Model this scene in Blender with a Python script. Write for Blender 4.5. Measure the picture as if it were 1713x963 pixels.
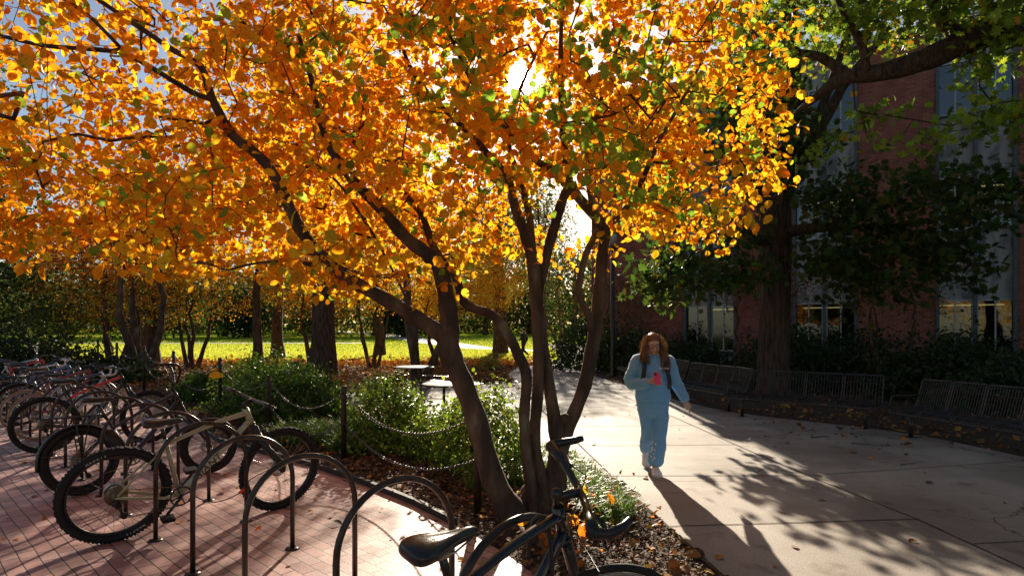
import bpy, bmesh, math, random
import numpy as np
from mathutils import Vector, Matrix, Euler
R = math.radians
random.seed(7); rng = np.random.default_rng(11)
scene = bpy.context.scene
for o in list(bpy.data.objects): bpy.data.objects.remove(o)
COL = scene.collection

# ------------------------------------------------------------------ camera, sky, sun
F = 1000.0; CX = 856.5; HZ = 552.0; CAMZ = 1.62
cam = bpy.data.cameras.new('camera'); cam.sensor_width = 36; cam.lens = 36*F/1713
cam.shift_y = (HZ-481.5)/1713; cam.clip_end = 3000; cam.clip_start = 0.05
co = bpy.data.objects.new('camera', cam); COL.objects.link(co)
co.location = (0, 0, CAMZ); co.rotation_euler = (R(90), 0, 0); scene.camera = co

SUN_EL = math.atan(422/1000.09); SUN_AZ = math.atan(13.5/1000)      # azimuth measured from +Y towards +X
sd = Vector((math.sin(SUN_AZ)*math.cos(SUN_EL), math.cos(SUN_AZ)*math.cos(SUN_EL), math.sin(SUN_EL)))
w = bpy.data.worlds.new('World'); scene.world = w; w.use_nodes = True
nt = w.node_tree; bg = nt.nodes['Background']
sky = nt.nodes.new('ShaderNodeTexSky'); sky.sky_type = 'NISHITA'; sky.sun_disc = False
sky.sun_elevation = SUN_EL; sky.sun_rotation = SUN_AZ; sky.dust_density = .7; sky.air_density = 1.0; sky.ozone_density = 1.0
bg.inputs[1].default_value = 0.05
# the bright aureole and disc round the sun, in world directions
tc = nt.nodes.new('ShaderNodeTexCoord'); dt = nt.nodes.new('ShaderNodeVectorMath'); dt.operation = 'DOT_PRODUCT'
nt.links.new(tc.outputs['Generated'], dt.inputs[0]); dt.inputs[1].default_value = sd
def mth(op, a, b=None, t=nt):
    n = t.nodes.new('ShaderNodeMath'); n.operation = op
    for i, v in enumerate((a, b)):
        if v is None: continue
        if isinstance(v, (int, float)): n.inputs[i].default_value = v
        else: t.links.new(v, n.inputs[i])
    return n.outputs[0]
disc = mth('MULTIPLY', mth('GREATER_THAN', dt.outputs['Value'], math.cos(R(1.0))), 420.0)
pos = mth('MAXIMUM', dt.outputs['Value'], 0.0)
gl1 = mth('MULTIPLY', mth('POWER', pos, 4000.0), 40.0)
gl2 = mth('MULTIPLY', mth('POWER', pos, 160.0), .3)
tot = mth('ADD', mth('ADD', disc, gl1), gl2)
bg2 = nt.nodes.new('ShaderNodeBackground'); bg2.inputs[0].default_value = (1, .87, .68, 1)
nt.links.new(mth('MULTIPLY', tot, 0.07), bg2.inputs[1])
addn = nt.nodes.new('ShaderNodeAddShader')
nt.links.new(sky.outputs[0], bg.inputs[0]); nt.links.new(bg.outputs[0], addn.inputs[0]); nt.links.new(bg2.outputs[0], addn.inputs[1])
nt.links.new(addn.outputs[0], nt.nodes['World Output'].inputs[0])
sl = bpy.data.lights.new('sun', 'SUN'); sl.energy = 5.0; sl.angle = R(0.55); sl.color = (1, .86, .68)
so = bpy.data.objects.new('sun', sl); COL.objects.link(so); so.rotation_euler = (-sd).to_track_quat('-Z', 'Y').to_euler(); so.location = (0, 0, 30)
vs = scene.view_settings; vs.view_transform = 'Standard'; vs.look = 'None'; vs.gamma = 1; vs.use_curve_mapping = False
vs.exposure = 1.02
cy = scene.cycles; cy.use_denoising = True; cy.max_bounces = 8; cy.diffuse_bounces = 6; cy.glossy_bounces = 2
cy.transmission_bounces = 5; cy.transparent_max_bounces = 6; cy.sample_clamp_indirect = 6; cy.caustics_reflective = False; cy.caustics_refractive = False

# ------------------------------------------------------------------ helpers
def P(px, py, Y): return Vector(((px-CX)/F*Y, Y, CAMZ-(py-HZ)/F*Y))
def mat(name, col, rough=.7, metal=0., spec=.5, coat=0.):
    m = bpy.data.materials.new(name); m.use_nodes = True; b = m.node_tree.nodes['Principled BSDF']
    b.inputs['Base Color'].default_value = (*col, 1); b.inputs['Roughness'].default_value = rough
    b.inputs['Metallic'].default_value = metal; b.inputs['Specular IOR Level'].default_value = spec; b.inputs['Coat Weight'].default_value = coat
    return m
def N(m, t, **kw):
    n = m.node_tree.nodes.new(t)
    for k, v in kw.items(): setattr(n, k, v)
    return n
def noisy(name, c1, c2, scale=8, rough=.8, bump=.3, bscale=None, detail=6, spec=.4, metal=0., dist=.01, stretch=(1,1,1), rot=(0,0,0), coord='Object', lo=.35, hi=.65):
    m = mat(name, c1, rough, metal, spec); T = m.node_tree; b = T.nodes['Principled BSDF']
    tcn = N(m, 'ShaderNodeTexCoord'); mp = N(m, 'ShaderNodeMapping'); mp.inputs['Scale'].default_value = stretch; mp.inputs['Rotation'].default_value = rot
    T.links.new(tcn.outputs[coord], mp.inputs[0])
    n1 = N(m, 'ShaderNodeTexNoise'); n1.inputs['Scale'].default_value = scale; n1.inputs['Detail'].default_value = detail
    T.links.new(mp.outputs[0], n1.inputs[0])
    cr = N(m, 'ShaderNodeValToRGB'); cr.color_ramp.elements[0].color = (*c1, 1); cr.color_ramp.elements[1].color = (*c2, 1)
    cr.color_ramp.elements[0].position = lo; cr.color_ramp.elements[1].position = hi
    T.links.new(n1.outputs[0], cr.inputs[0]); T.links.new(cr.outputs[0], b.inputs['Base Color'])
    if bump:
        n2 = N(m, 'ShaderNodeTexNoise'); n2.inputs['Scale'].default_value = bscale or scale*4; n2.inputs['Detail'].default_value = 8
        T.links.new(mp.outputs[0], n2.inputs[0]); bn = N(m, 'ShaderNodeBump'); bn.inputs['Strength'].default_value = bump; bn.inputs['Distance'].default_value = dist
        T.links.new(n2.outputs[0], bn.inputs['Height']); T.links.new(bn.outputs[0], b.inputs['Normal'])
    return m
def leafmat(name, trans=.5, rough=.45, gain=1.08):
    m = bpy.data.materials.new(name); m.use_nodes = True; T = m.node_tree; b = T.nodes['Principled BSDF']
    a = N(m, 'ShaderNodeAttribute', attribute_name='leaf_colour'); tcc = N(m, 'ShaderNodeTexCoord'); nn_ = N(m, 'ShaderNodeTexNoise'); nn_.inputs['Scale'].default_value = 55; nn_.inputs['Detail'].default_value = 4; T.links.new(tcc.outputs['Object'], nn_.inputs[0])
    rp = N(m, 'ShaderNodeValToRGB'); rp.color_ramp.elements[0].position = .30; rp.color_ramp.elements[0].color = (.55,.42,.35,1); rp.color_ramp.elements[1].position = .46; T.links.new(nn_.outputs[0], rp.inputs[0])
    ml = N(m, 'ShaderNodeMixRGB', blend_type='MULTIPLY'); ml.inputs[0].default_value = 1; T.links.new(a.outputs['Color'], ml.inputs[1]); T.links.new(rp.outputs[0], ml.inputs[2]); T.links.new(ml.outputs[0], b.inputs['Base Color'])
    b.inputs['Roughness'].default_value = rough; b.inputs['Specular IOR Level'].default_value = .35
    tr = N(m, 'ShaderNodeBsdfTranslucent'); g = N(m, 'ShaderNodeMixRGB', blend_type='MULTIPLY'); g.inputs[0].default_value = 1
    g.inputs[2].default_value = (gain, gain*.98, gain*.6, 1); T.links.new(ml.outputs[0], g.inputs[1]); T.links.new(g.outputs[0], tr.inputs[0])
    mx = N(m, 'ShaderNodeMixShader'); mx.inputs[0].default_value = trans
    T.links.new(b.outputs[0], mx.inputs[1]); T.links.new(tr.outputs[0], mx.inputs[2]); T.links.new(mx.outputs[0], T.nodes['Material Output'].inputs[0])
    return m

def setp(o, label=None, cat=None, group=None, kind=None):
    if label: o['label'] = label
    if cat: o['category'] = cat
    if group: o['group'] = group
    if kind: o['kind'] = kind
    return o
def link(name, me, m=None, parent=None):
    o = bpy.data.objects.new(name, me); COL.objects.link(o)
    if m is not None and me is not None:
        for x in (m if isinstance(m, (list, tuple)) else [m]): me.materials.append(x)
    if parent is not None: o.parent = parent
    return o
def empty(name, loc=(0,0,0), rot=(0,0,0), **kw):
    o = bpy.data.objects.new(name, None); COL.objects.link(o); o.location = loc; o.rotation_euler = rot; o.empty_display_size = .2
    return setp(o, **kw)
def copy_tree(o, parent=None):
    c = o.copy(); COL.objects.link(c); c.parent = parent
    for ch in list(o.children): copy_tree(ch, c)
    return c
def frames(pts):
    pts = [Vector(p) for p in pts]; n = len(pts); out = []; up = None
    for i in range(n):
        t = (pts[min(i+1, n-1)]-pts[max(i-1, 0)])
        if t.length < 1e-9: t = Vector((0,0,1))
        t.normalize()
        if up is None:
            a = Vector((0,0,1)) if abs(t.z) < .9 else Vector((1,0,0)); u = t.cross(a).normalized()
        else:
            u = up - t*up.dot(t)
            u = u.normalized() if u.length > 1e-6 else t.orthogonal().normalized()
        up = u; out.append((pts[i], u, t.cross(u)))
    return out
class MB:
    def __init__(s): s.v = []; s.f = []; s.sm = []
    def add(s, vs_, fs, smooth=True):
        b = len(s.v); s.v += [tuple(v) for v in vs_]; s.f += [tuple(b+i for i in f) for f in fs]; s.sm += [smooth]*len(fs); return s
    def box(s, c, d, rz=0, M=None):
        cx, cy_, cz = c; a, b, h = d[0]/2, d[1]/2, d[2]/2
        V = [Vector((x*a, y*b, z*h)) for z in (-1,1) for y in (-1,1) for x in (-1,1)]
        m = Matrix.Translation(c) @ (M if M is not None else Matrix.Rotation(rz, 4, 'Z'))
        return s.add([m @ v for v in V], [(0,2,3,1),(4,5,7,6),(0,1,5,4),(2,6,7,3),(0,4,6,2),(1,3,7,5)], False)
    def tube(s, pts, r, seg=8, cap=True, smooth=True, closed=False, ell=None):
        fr = frames(pts); n = len(fr)
        if not hasattr(r, '__len__'): r = [r]*n
        V = []; Fc = []
        if closed: # recompute with wrap
            pp = [Vector(p) for p in pts]; fr = []
            nn = len(pp); nrm = Vector((0,0,0))
            for i in range(nn): nrm += pp[i].cross(pp[(i+1) % nn])
            nrm.normalize()
            for i in range(nn):
                t = (pp[(i+1) % nn]-pp[i-1]).normalized(); fr.append((pp[i], nrm, t.cross(nrm)))
        for i, (p, u, w_) in enumerate(fr):
            for k in range(seg):
                a = 2*math.pi*k/seg
                e = ell if ell else (1, 1)
                V.append(p + u*(math.cos(a)*r[i]*e[0]) + w_*(math.sin(a)*r[i]*e[1]))
        for i in range(n if closed else n-1):
            j = (i+1) % n
            for k in range(seg):
                k2 = (k+1) % seg; Fc.append((i*seg+k, i*seg+k2, j*seg+k2, j*seg+k))
        if cap and not closed: Fc.append(tuple(reversed(range(seg)))); Fc.append(tuple((n-1)*seg+k for k in range(seg)))
        return s.add(V, Fc, smooth)
    def cyl(s, p0, p1, r, r1=None, seg=12, smooth=True): return s.tube([p0, p1], [r, r if r1 is None else r1], seg, smooth=smooth)
    def lathe(s, prof, seg=24, M=None, closed=False):   # prof of (r, z)
        V = []; n = len(prof); M = M or Matrix.Identity(4)
        for k in range(seg):
            a = 2*math.pi*k/seg
            for r, z in prof: V.append(M @ Vector((r*math.cos(a), r*math.sin(a), z)))
        Fc = []
        for k in range(seg):
            k2 = (k+1) % seg
            for i in range(n if closed else n-1):
                j = (i+1) % n; Fc.append((k*n+i, k2*n+i, k2*n+j, k*n+j))
        return s.add(V, Fc)
    def loft(s, rings, cap=True):
        n = len(rings[0]); V = [p for r in rings for p in r]; Fc = []
        for i in range(len(rings)-1):
            for k in range(n):
                k2 = (k+1) % n; Fc.append((i*n+k, i*n+k2, (i+1)*n+k2, (i+1)*n+k))
        if cap: Fc.append(tuple(reversed(range(n)))); Fc.append(tuple((len(rings)-1)*n+k for k in range(n)))
        return s.add(V, Fc)
    def sphere(s, c, r, seg=14, rings=10, M=None):
        if not hasattr(r, '__len__'): r = (r, r, r)
        V = []; M = M or Matrix.Identity(4); c = Vector(c)
        for i in range(rings+1):
            t = math.pi*i/rings
            for k in range(seg):
                a = 2*math.pi*k/seg; V.append(c + M @ Vector((r[0]*math.sin(t)*math.cos(a), r[1]*math.sin(t)*math.sin(a), r[2]*math.cos(t))))
        return s.add(V, [(i*seg+k, (i+1)*seg+k, (i+1)*seg+(k+1) % seg, i*seg+(k+1) % seg) for i in range(rings) for k in range(seg)])
    def prism(s, poly, z0, z1):
        n = len(poly); V = [(x, y, z0) for x, y in poly]+[(x, y, z1) for x, y in poly]
        return s.add(V, [tuple(reversed(range(n))), tuple(range(n, 2*n))]+[(i, (i+1) % n, n+(i+1) % n, n+i) for i in range(n)], False)
    def build(s, name, m=None, parent=None):
        me = bpy.data.meshes.new(name); me.from_pydata(s.v, [], s.f); me.polygons.foreach_set('use_smooth', s.sm); me.update()
        return link(name, me, m, parent)
def bake_mod(o, *mods):
    for t, kw in mods:
        md = o.modifiers.new(t, t)
        for k, v in kw.items(): setattr(md, k, v)
    dg = bpy.context.evaluated_depsgraph_get(); dg.update()
    me = bpy.data.meshes.new_from_object(o.evaluated_get(dg)); old = o.data; o.modifiers.clear(); o.data = me
    me.polygons.foreach_set('use_smooth', [True]*len(me.polygons)); return o

# --- leaf instancing: many leaf-sized faces in one foliage mesh
OVAL = (np.array([[0,0,0],[.33,0,.0],[.68,0,-.04],[1,0,-.18],[.10,.22,.04],[.40,.38,.07],[.76,.29,.01],[.10,-.22,.04],[.40,-.38,.07],[.76,-.29,.01]], float),
        np.array([[0,1,4],[1,5,4],[1,2,5],[2,6,5],[2,3,6],[0,7,1],[1,7,8],[1,8,2],[2,8,9],[2,9,3]]))
DIAM = (np.array([[0,0,0],[.5,.32,.08],[1,0,-.05],[.5,-.32,.08]], float), np.array([[0,1,2],[0,2,3]]))
_lb = [(0,0),(.12,.1),(.1,.36),(.3,.2),(.42,.5),(.52,.22),(.78,.34),(.74,.12),(1,0)]
_lo = _lb + [(x, -y) for x, y in reversed(_lb[1:-1])]
LOBE = (np.array([[.45,0,.03]]+[[x, y, -.12*abs(y)] for x, y in _lo], float), np.array([[0, 1+i, 1+(i+1) % len(_lo)] for i in range(len(_lo))]))
CHIP = (np.array([[0,0,0],[.9,.05,.05],[1,.3,0],[.1,.34,.04]], float), np.array([[0,1,2],[0,2,3]]))
def norm(a): return a/np.maximum(np.linalg.norm(a, axis=1, keepdims=True), 1e-9)
def leaves(name, C, size, cols, nrm, axis, tmpl, m, parent=None):
    C = np.asarray(C, float); n = len(C); V, Fc = tmpl
    z = norm(nrm); x = axis-(axis*z).sum(1, keepdims=True)*z; x = norm(x); y = np.cross(z, x)
    s = np.asarray(size, float).reshape(-1, 1, 1)
    W = C[:, None, :] + s*(V[None, :, 0:1]*x[:, None]+V[None, :, 1:2]*y[:, None]+V[None, :, 2:3]*z[:, None])
    verts = W.reshape(-1, 3); k = len(V)
    faces = (Fc[None]+(np.arange(n)*k)[:, None, None]).reshape(-1, 3)
    me = bpy.data.meshes.new(name); me.vertices.add(len(verts)); me.vertices.foreach_set('co', verts.astype('f4').ravel())
    me.loops.add(faces.size); me.loops.foreach_set('vertex_index', faces.astype('i4').ravel())
    me.polygons.add(len(faces)); me.polygons.foreach_set('loop_start', np.arange(0, faces.size, 3, dtype='i4'))
    me.polygons.foreach_set('use_smooth', np.zeros(len(faces), bool))
    at = me.color_attributes.new('leaf_colour', 'FLOAT_COLOR', 'POINT')
    c4 = np.ones((n, k, 4), 'f4'); c4[:, :, :3] = np.asarray(cols)[:, None, :]; at.data.foreach_set('color', c4.ravel())
    me.update(calc_edges=True); me.validate()
    return link(name, me, m, parent)
def pick(n, pal, jit=.15):
    ws = np.array([p[1] for p in pal], float); ws /= ws.sum(); cs = np.array([p[0] for p in pal])
    c = cs[rng.choice(len(pal), n, p=ws)]
    return np.clip(c*(1+rng.normal(0, jit, (n, 1)))*(1+rng.normal(0, jit*.4, (n, 3))), .003, .95)
def inpoly(pts, poly):
    x, y = pts[:,0], pts[:,1]; ins = np.zeros(len(pts), bool); j = len(poly)-1
    for i in range(len(poly)):
        xi, yi = poly[i]; xj, yj = poly[j]
        c = ((yi > y) != (yj > y)) & (x < (xj-xi)*(y-yi)/((yj-yi) or 1e-9)+xi); ins ^= c; j = i
    return ins
inpoly_ = inpoly
# --- branch growth: every target is joined to the nearest point of the tree so far
def grow(nodes, parents, targets, step=.18, jit=.05, rise=.12):
    nodes = [np.array(n) for n in nodes]; parents = list(parents)
    arr = np.zeros((len(nodes)+len(targets)*60+10, 3)); n = len(nodes); arr[:n] = nodes
    T = np.array(targets); d0 = np.array([np.min(np.linalg.norm(arr[:n]-t, axis=1)) for t in T]); tips = []
    for ti in np.argsort(d0):
        t = T[ti]; d = np.linalg.norm(arr[:n]-t, axis=1) + .25*np.maximum(arr[:n, 2]-t[2], 0)
        j = int(np.argmin(d)); p = arr[j]; L = np.linalg.norm(t-p); k = max(1, min(50, int(L/step))); last = j
        for i in range(1, k+1):
            f = i/k; q = p+(t-p)*f; q = q+np.array([0,0,1])*rise*L*math.sin(math.pi*f)
            if i < k: q = q+rng.normal(0, jit, 3)*min(1, L)
            arr[n] = q; parents.append(last); last = n; n += 1
        tips.append(last)
    return arr[:n], parents, tips
def branch_mb(nodes, parents, tip_r=.004, start=0, expo=2.4, maxr=None, seg=6, base_r=None):
    n = len(nodes); ch = [[] for _ in range(n)]
    for i, p in enumerate(parents):
        if p >= 0: ch[p].append(i)
    rad = np.zeros(n)
    for i in range(n-1, -1, -1):
        rad[i] = tip_r if not ch[i] else sum(rad[c]**expo for c in ch[i])**(1/expo)+.0002
    if maxr is not None: rad = np.minimum(rad, maxr)
    if base_r is not None:
        for i, r in base_r.items(): rad[i] = max(rad[i], r)
    mb = MB(); done = set()
    starts = [i for i in range(start, n)]
    for i in starts:
        if i in done: continue
        p = parents[i]; chain = [p, i] if p >= 0 else [i]; done.add(i); cur = i
        while ch[cur]:
            nx = max((c for c in ch[cur]), key=lambda c: rad[c])
            if nx in done: break
            chain.append(nx); done.add(nx); cur = nx
        if len(chain) > 1:
            rr = [rad[k] for k in chain]
            if p >= 0: rr[0] = min(rad[p], rad[i]*1.15)
            mb.tube([nodes[k] for k in chain], rr, seg if rad[i] > .03 else 4, cap=False)
    return mb, rad
def smooth_path(pts, k=4):
    out = []; n = len(pts)
    for i in range(n-1):
        p0, p1, p2, p3 = [np.array(pts[max(0, min(n-1, i+d))], float) for d in (-1, 0, 1, 2)]
        for j in range(k):
            t = j/k; out.append(.5*((2*p1)+(-p0+p2)*t+(2*p0-5*p1+4*p2-p3)*t*t+(-p0+3*p1-3*p2+p3)*t**3))
    out.append(np.array(pts[-1], float)); return out
_font_cache = {}
def text_mesh(body, size, depth=.0008, shear=0.):
    cu = bpy.data.curves.new('lettering', 'FONT'); cu.body = body; cu.size = size; cu.extrude = depth; cu.align_x = 'CENTER'; cu.align_y = 'CENTER'; cu.shear = shear
    o = bpy.data.objects.new('lettering', cu); COL.objects.link(o); dg = bpy.context.evaluated_depsgraph_get(); dg.update()
    me = bpy.data.meshes.new_from_object(o.evaluated_get(dg)); bpy.data.objects.remove(o); return me

# ------------------------------------------------------------------ materials
bark = noisy('bark_smooth', (.055,.034,.022), (.14,.09,.055), 7, .8, .8, 34, stretch=(1,1,.4), dist=.03, lo=.4, hi=.62)
_cr = [n for n in bark.node_tree.nodes if n.type == 'VALTORGB'][0]; _e = _cr.color_ramp.elements.new(.70); _e.color = (.19,.17,.12,1)
bark_rough = noisy('bark_furrowed', (.035,.024,.017), (.13,.09,.06), 9, .9, 1., 22, stretch=(2.2,2.2,.3), dist=.06)
bark_grey = noisy('bark_grey', (.09,.075,.06), (.18,.15,.12), 8, .9, .6, 30, stretch=(1.5,1.5,.4), dist=.03)
M_leaf = leafmat('leaf_foreground', .76, .45, 1.10)
M_far = leafmat('leaf_background', .6, .55, 1.1)
M_green = leafmat('leaf_green', .58, .42, 1.3)
M_shrub = leafmat('leaf_shrub', .42, .36, 1.3)
M_litter = leafmat('leaf_litter_material', .12, .75, 1.1)
iron = noisy('black_iron', (.018,.016,.015), (.035,.03,.026), 20, .33, .1, 60, spec=.6, dist=.002)
steel = noisy('worn_brown_steel', (.022,.018,.015), (.06,.042,.032), 14, .3, .15, 50, spec=.6, metal=.3, dist=.002)

# ------------------------------------------------------------------ ground and paving
def sheet(name, poly, z, m):
    me = bpy.data.meshes.new(name); me.from_pydata([(x, y, z) for x, y in poly], [], [tuple(range(len(poly)))]); me.update()
    o = link(name, me, m); o['kind'] = 'structure'; return o
mulch = noisy('mulch_soil', (.035,.022,.014), (.13,.082,.05), 26, .95, 1., 70, dist=.03, lo=.3, hi=.7)
sheet('ground', [(-500,-60),(500,-60),(500,900),(-500,900)], 0, mulch)
def hz_(y): return max(0., (y-45)*.012)
def slope_sheet(name, poly, z, m):
    me = bpy.data.meshes.new(name); me.from_pydata([(x, y, z+hz_(y)) for x, y in poly], [], [tuple(range(len(poly)))]); me.update()
    o = link(name, me, m); o['kind'] = 'structure'; return o
# lawn
lawn_m = noisy('lawn_turf', (.17,.24,.02), (.27,.34,.03), .9, 1., .6, 60, dist=.03, spec=0)
lawn = [(-200,31),(-30,31),(-14,30.5),(-8,31),(-3,29),(-2.4,26.5),(0.2,27.5),(1.6,29.2),(2.6,33),(3.2,41),(3.5,60),(30,60),(200,140),(200,400),(-200,400)]
sheet('lawn', lawn, .004, lawn_m)
slope_sheet('far_lawn', [(-300,45),(3.25,45),(3.5,60),(30,60),(200,140),(300,600),(-600,600)], .006, lawn_m)
slope_sheet('far_lawn', [(3.25,45),(60,45),(200,140),(30,60),(3.5,60)], .003, mulch)
conc = noisy('concrete', (.36,.325,.28), (.46,.415,.365), 1.3, .72, .35, 140, spec=.35, dist=.004)
T = conc.node_tree; b = T.nodes['Principled BSDF']; cr = [n for n in T.nodes if n.type == 'VALTORGB'][0]; mp = [n for n in T.nodes if n.type == 'MAPPING'][0]
v = N(conc, 'ShaderNodeTexVoronoi'); v.inputs['Scale'].default_value = 45; T.links.new(mp.outputs[0], v.inputs[0])
ns = N(conc, 'ShaderNodeTexNoise'); ns.inputs['Scale'].default_value = 90; ns.inputs['Detail'].default_value = 3; T.links.new(mp.outputs[0], ns.inputs[0])
r2 = N(conc, 'ShaderNodeValToRGB'); r2.color_ramp.elements[0].position = .33; r2.color_ramp.elements[0].color = (.55,.5,.45,1); r2.color_ramp.elements[1].position = .48; r2.color_ramp.elements[1].color = (1,1,1,1)
T.links.new(ns.outputs[0], r2.inputs[0]); r3 = N(conc, 'ShaderNodeValToRGB'); r3.color_ramp.elements[0].position = .04; r3.color_ramp.elements[0].color = (.5,.44,.38,1); r3.color_ramp.elements[1].position = .12
T.links.new(v.outputs['Distance'], r3.inputs[0])
big = N(conc, 'ShaderNodeTexNoise'); big.inputs['Scale'].default_value = .7; big.inputs['Detail'].default_value = 7; T.links.new(mp.outputs[0], big.inputs[0])
r4 = N(conc, 'ShaderNodeValToRGB'); r4.color_ramp.elements[0].position = .38; r4.color_ramp.elements[0].color = (.66,.63,.60,1); r4.color_ramp.elements[1].position = .6; r4.color_ramp.elements[1].color = (1,1,1,1); T.links.new(big.outputs[0], r4.inputs[0])
def mul(T, m, a, b_): x = N(m, 'ShaderNodeMixRGB', blend_type='MULTIPLY'); x.inputs[0].default_value = 1; T.links.new(a, x.inputs[1]); T.links.new(b_, x.inputs[2]); return x.outputs[0]
dn_ = N(conc, 'ShaderNodeTexNoise'); dn_.inputs['Scale'].default_value = 2.2; dn_.inputs['Detail'].default_value = 6; T.links.new(mp.outputs[0], dn_.inputs[0])
ad_ = N(conc, 'ShaderNodeMixRGB', blend_type='LINEAR_LIGHT'); ad_.inputs[0].default_value = .35; T.links.new(mp.outputs[0], ad_.inputs[1]); T.links.new(dn_.outputs['Color'], ad_.inputs[2])
ck_ = N(conc, 'ShaderNodeTexVoronoi', feature='DISTANCE_TO_EDGE'); ck_.inputs['Scale'].default_value = .27; T.links.new(ad_.outputs[0], ck_.inputs[0])
r5 = N(conc, 'ShaderNodeValToRGB'); r5.color_ramp.elements[0].position = 0; r5.color_ramp.elements[0].color = (.3,.26,.22,1); r5.color_ramp.elements[1].position = .0016; T.links.new(ck_.outputs['Distance'], r5.inputs[0])
sp_ = N(conc, 'ShaderNodeTexNoise'); sp_.inputs['Scale'].default_value = 3.1; sp_.inputs['Detail'].default_value = 3; T.links.new(mp.outputs[0], sp_.inputs[0])
r6 = N(conc, 'ShaderNodeValToRGB'); r6.color_ramp.elements[0].position = .60; r6.color_ramp.elements[0].color = (1,1,1,1); r6.color_ramp.elements[1].position = .72; r6.color_ramp.elements[1].color = (.68,.63,.57,1); T.links.new(sp_.outputs[0], r6.inputs[0])
T.links.new(mul(T, conc, mul(T, conc, mul(T, conc, mul(T, conc, mul(T, conc, cr.outputs[0], r2.outputs[0]), r3.outputs[0]), r4.outputs[0]), r5.outputs[0]), r6.outputs[0]), b.inputs['Base Color'])

path_left = [(1.6,1.6),(1.37,3.94),(1.09,6.6),(.9,8.8),(.67,11.1),(.35,15.),(0,19.5)]
path_right = [(1.9,30),(2.45,26),(2.9,21),(3.2,18),(3.6,15.5),(3.8,13.7),(4.3,11.8),(4.85,10.95),(5.8,9.95),(6.3,9.1),(6.5,7.6),(6.5,5),(6.5,1.6)]
sheet('path', path_left+[(-.2,22),(0.15,25),(.75,30)]+path_right, .012, conc)
sheet('far_path', [(.75,29.9),(1.9,29.9),(2.6,34),(2.9,42),(2.1,46),(.3,40),(.6,34)], .0135, conc)
slope_sheet('lawn_path', [(-70,60),(-16,63),(-16,66),(-70,63.5)], .016, conc)
slope_sheet('curved_path', [(3,46),(-2,53),(-7,68),(-16,95),(-40,160),(-48,160),(-20,94),(-10.5,66),(-4.5,51),(.5,45.1)], .017, conc)
patio = [(1.088,6.62),(.72,6.62),(.35,7.7),(-.6,8.4),(-1.9,9.4),(-3.2,11),(-4.3,12.6),(-4.6,15),(-3.2,17),(-1.2,17.6),(-.03,18.3),(.02,19.3),(.34,15),(.66,11.1),(.895,8.8)]
sheet('patio', patio, .010, conc)
# path joints: open saw cuts, dark inside
jm = mat('joint_dirt', (.05,.04,.03), .95)
def strip(mb, pts, wd, z):
    for a, b_ in zip(pts, pts[1:]):
        a = Vector((*a, 0)); b_ = Vector((*b_, 0)); t = (b_-a).normalized(); n_ = Vector((-t.y, t.x, 0))*wd/2
        mb.add([a+n_+Vector((0,0,z)), a-n_+Vector((0,0,z)), b_-n_+Vector((0,0,z)), b_+n_+Vector((0,0,z))], [(0,1,2,3)], False)
J = MB()
strip(J, [(x+.012, y) for x, y in path_left], .016, .0165)
mid = [(3.48,1.6),(3.45,5.09),(3.27,6.61),(3.16,8.06),(3.0,11),(2.6,16),(2.2,21),(1.6,27)]
strip(J, mid, .018, .0166)
for ly, lx, ry, rx in ((3.25,1.43,3.35,3.47),(4.9,1.28,5.09,3.45),(6.6,1.1,6.61,3.27),(8.3,.96,8.4,3.14),(10.,.8,10.1,3.05),(12,.62,12.1,2.9),(14,.45,14.1,2.75)): strip(J, [(lx, ly), (rx, ry)], .015, .0167)
for a, b_ in (((3.27,6.61),(6.1,7.3)),((3.47,4.5),(6.15,4.85)),((3.1,9),(5.6,9.4)),((3.46,2.6),(6.1,2.8))): strip(J, [a, b_], .011, .0168)
o = J.build('path_joint', jm); o['kind'] = 'structure'
# brick plaza
bm_ = mat('brick_paving', (.3,.15,.12), .55, spec=.45); T = bm_.node_tree; b = T.nodes['Principled BSDF']
tcn = N(bm_, 'ShaderNodeTexCoord'); mp = N(bm_, 'ShaderNodeMapping'); mp.inputs['Rotation'].default_value = (0,0,R(43)); T.links.new(tcn.outputs['Object'], mp.inputs[0])
br = N(bm_, 'ShaderNodeTexBrick'); br.offset = .5; br.inputs['Scale'].default_value = 1; br.inputs['Brick Width'].default_value = .205; br.inputs['Row Height'].default_value = .102
br.inputs['Mortar Size'].default_value = .0045; br.inputs['Mortar Smooth'].default_value = .15; br.inputs['Bias'].default_value = 0
br.inputs['Color1'].default_value = (.40,.22,.195,1); br.inputs['Color2'].default_value = (.60,.39,.35,1); br.inputs['Mortar'].default_value = (.06,.042,.032,1)
wob = N(bm_, 'ShaderNodeTexNoise'); wob.inputs['Scale'].default_value = 2.2; T.links.new(mp.outputs[0], wob.inputs[0])
mxv = N(bm_, 'ShaderNodeMixRGB'); mxv.blend_type = 'LINEAR_LIGHT'; mxv.inputs[0].default_value = .012; T.links.new(mp.outputs[0], mxv.inputs[1]); T.links.new(wob.outputs['Color'], mxv.inputs[2])
T.links.new(mxv.outputs[0], br.inputs[0])
nz = N(bm_, 'ShaderNodeTexNoise'); nz.inputs['Scale'].default_value = 3.5; nz.inputs['Detail'].default_value = 8; T.links.new(mp.outputs[0], nz.inputs[0])
rr = N(bm_, 'ShaderNodeValToRGB'); rr.color_ramp.elements[0].position = .3; rr.color_ramp.elements[0].color = (.62,.6,.58,1); rr.color_ramp.elements[1].position = .65; rr.color_ramp.elements[1].color = (1.1,1.08,1.05,1); T.links.new(nz.outputs[0], rr.inputs[0])
T.links.new(mul(T, bm_, br.outputs['Color'], rr.outputs[0]), b.inputs['Base Color'])
n3 = N(bm_, 'ShaderNodeTexNoise'); n3.inputs['Scale'].default_value = 60; n3.inputs['Detail'].default_value = 6; T.links.new(mp.outputs[0], n3.inputs[0])
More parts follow.
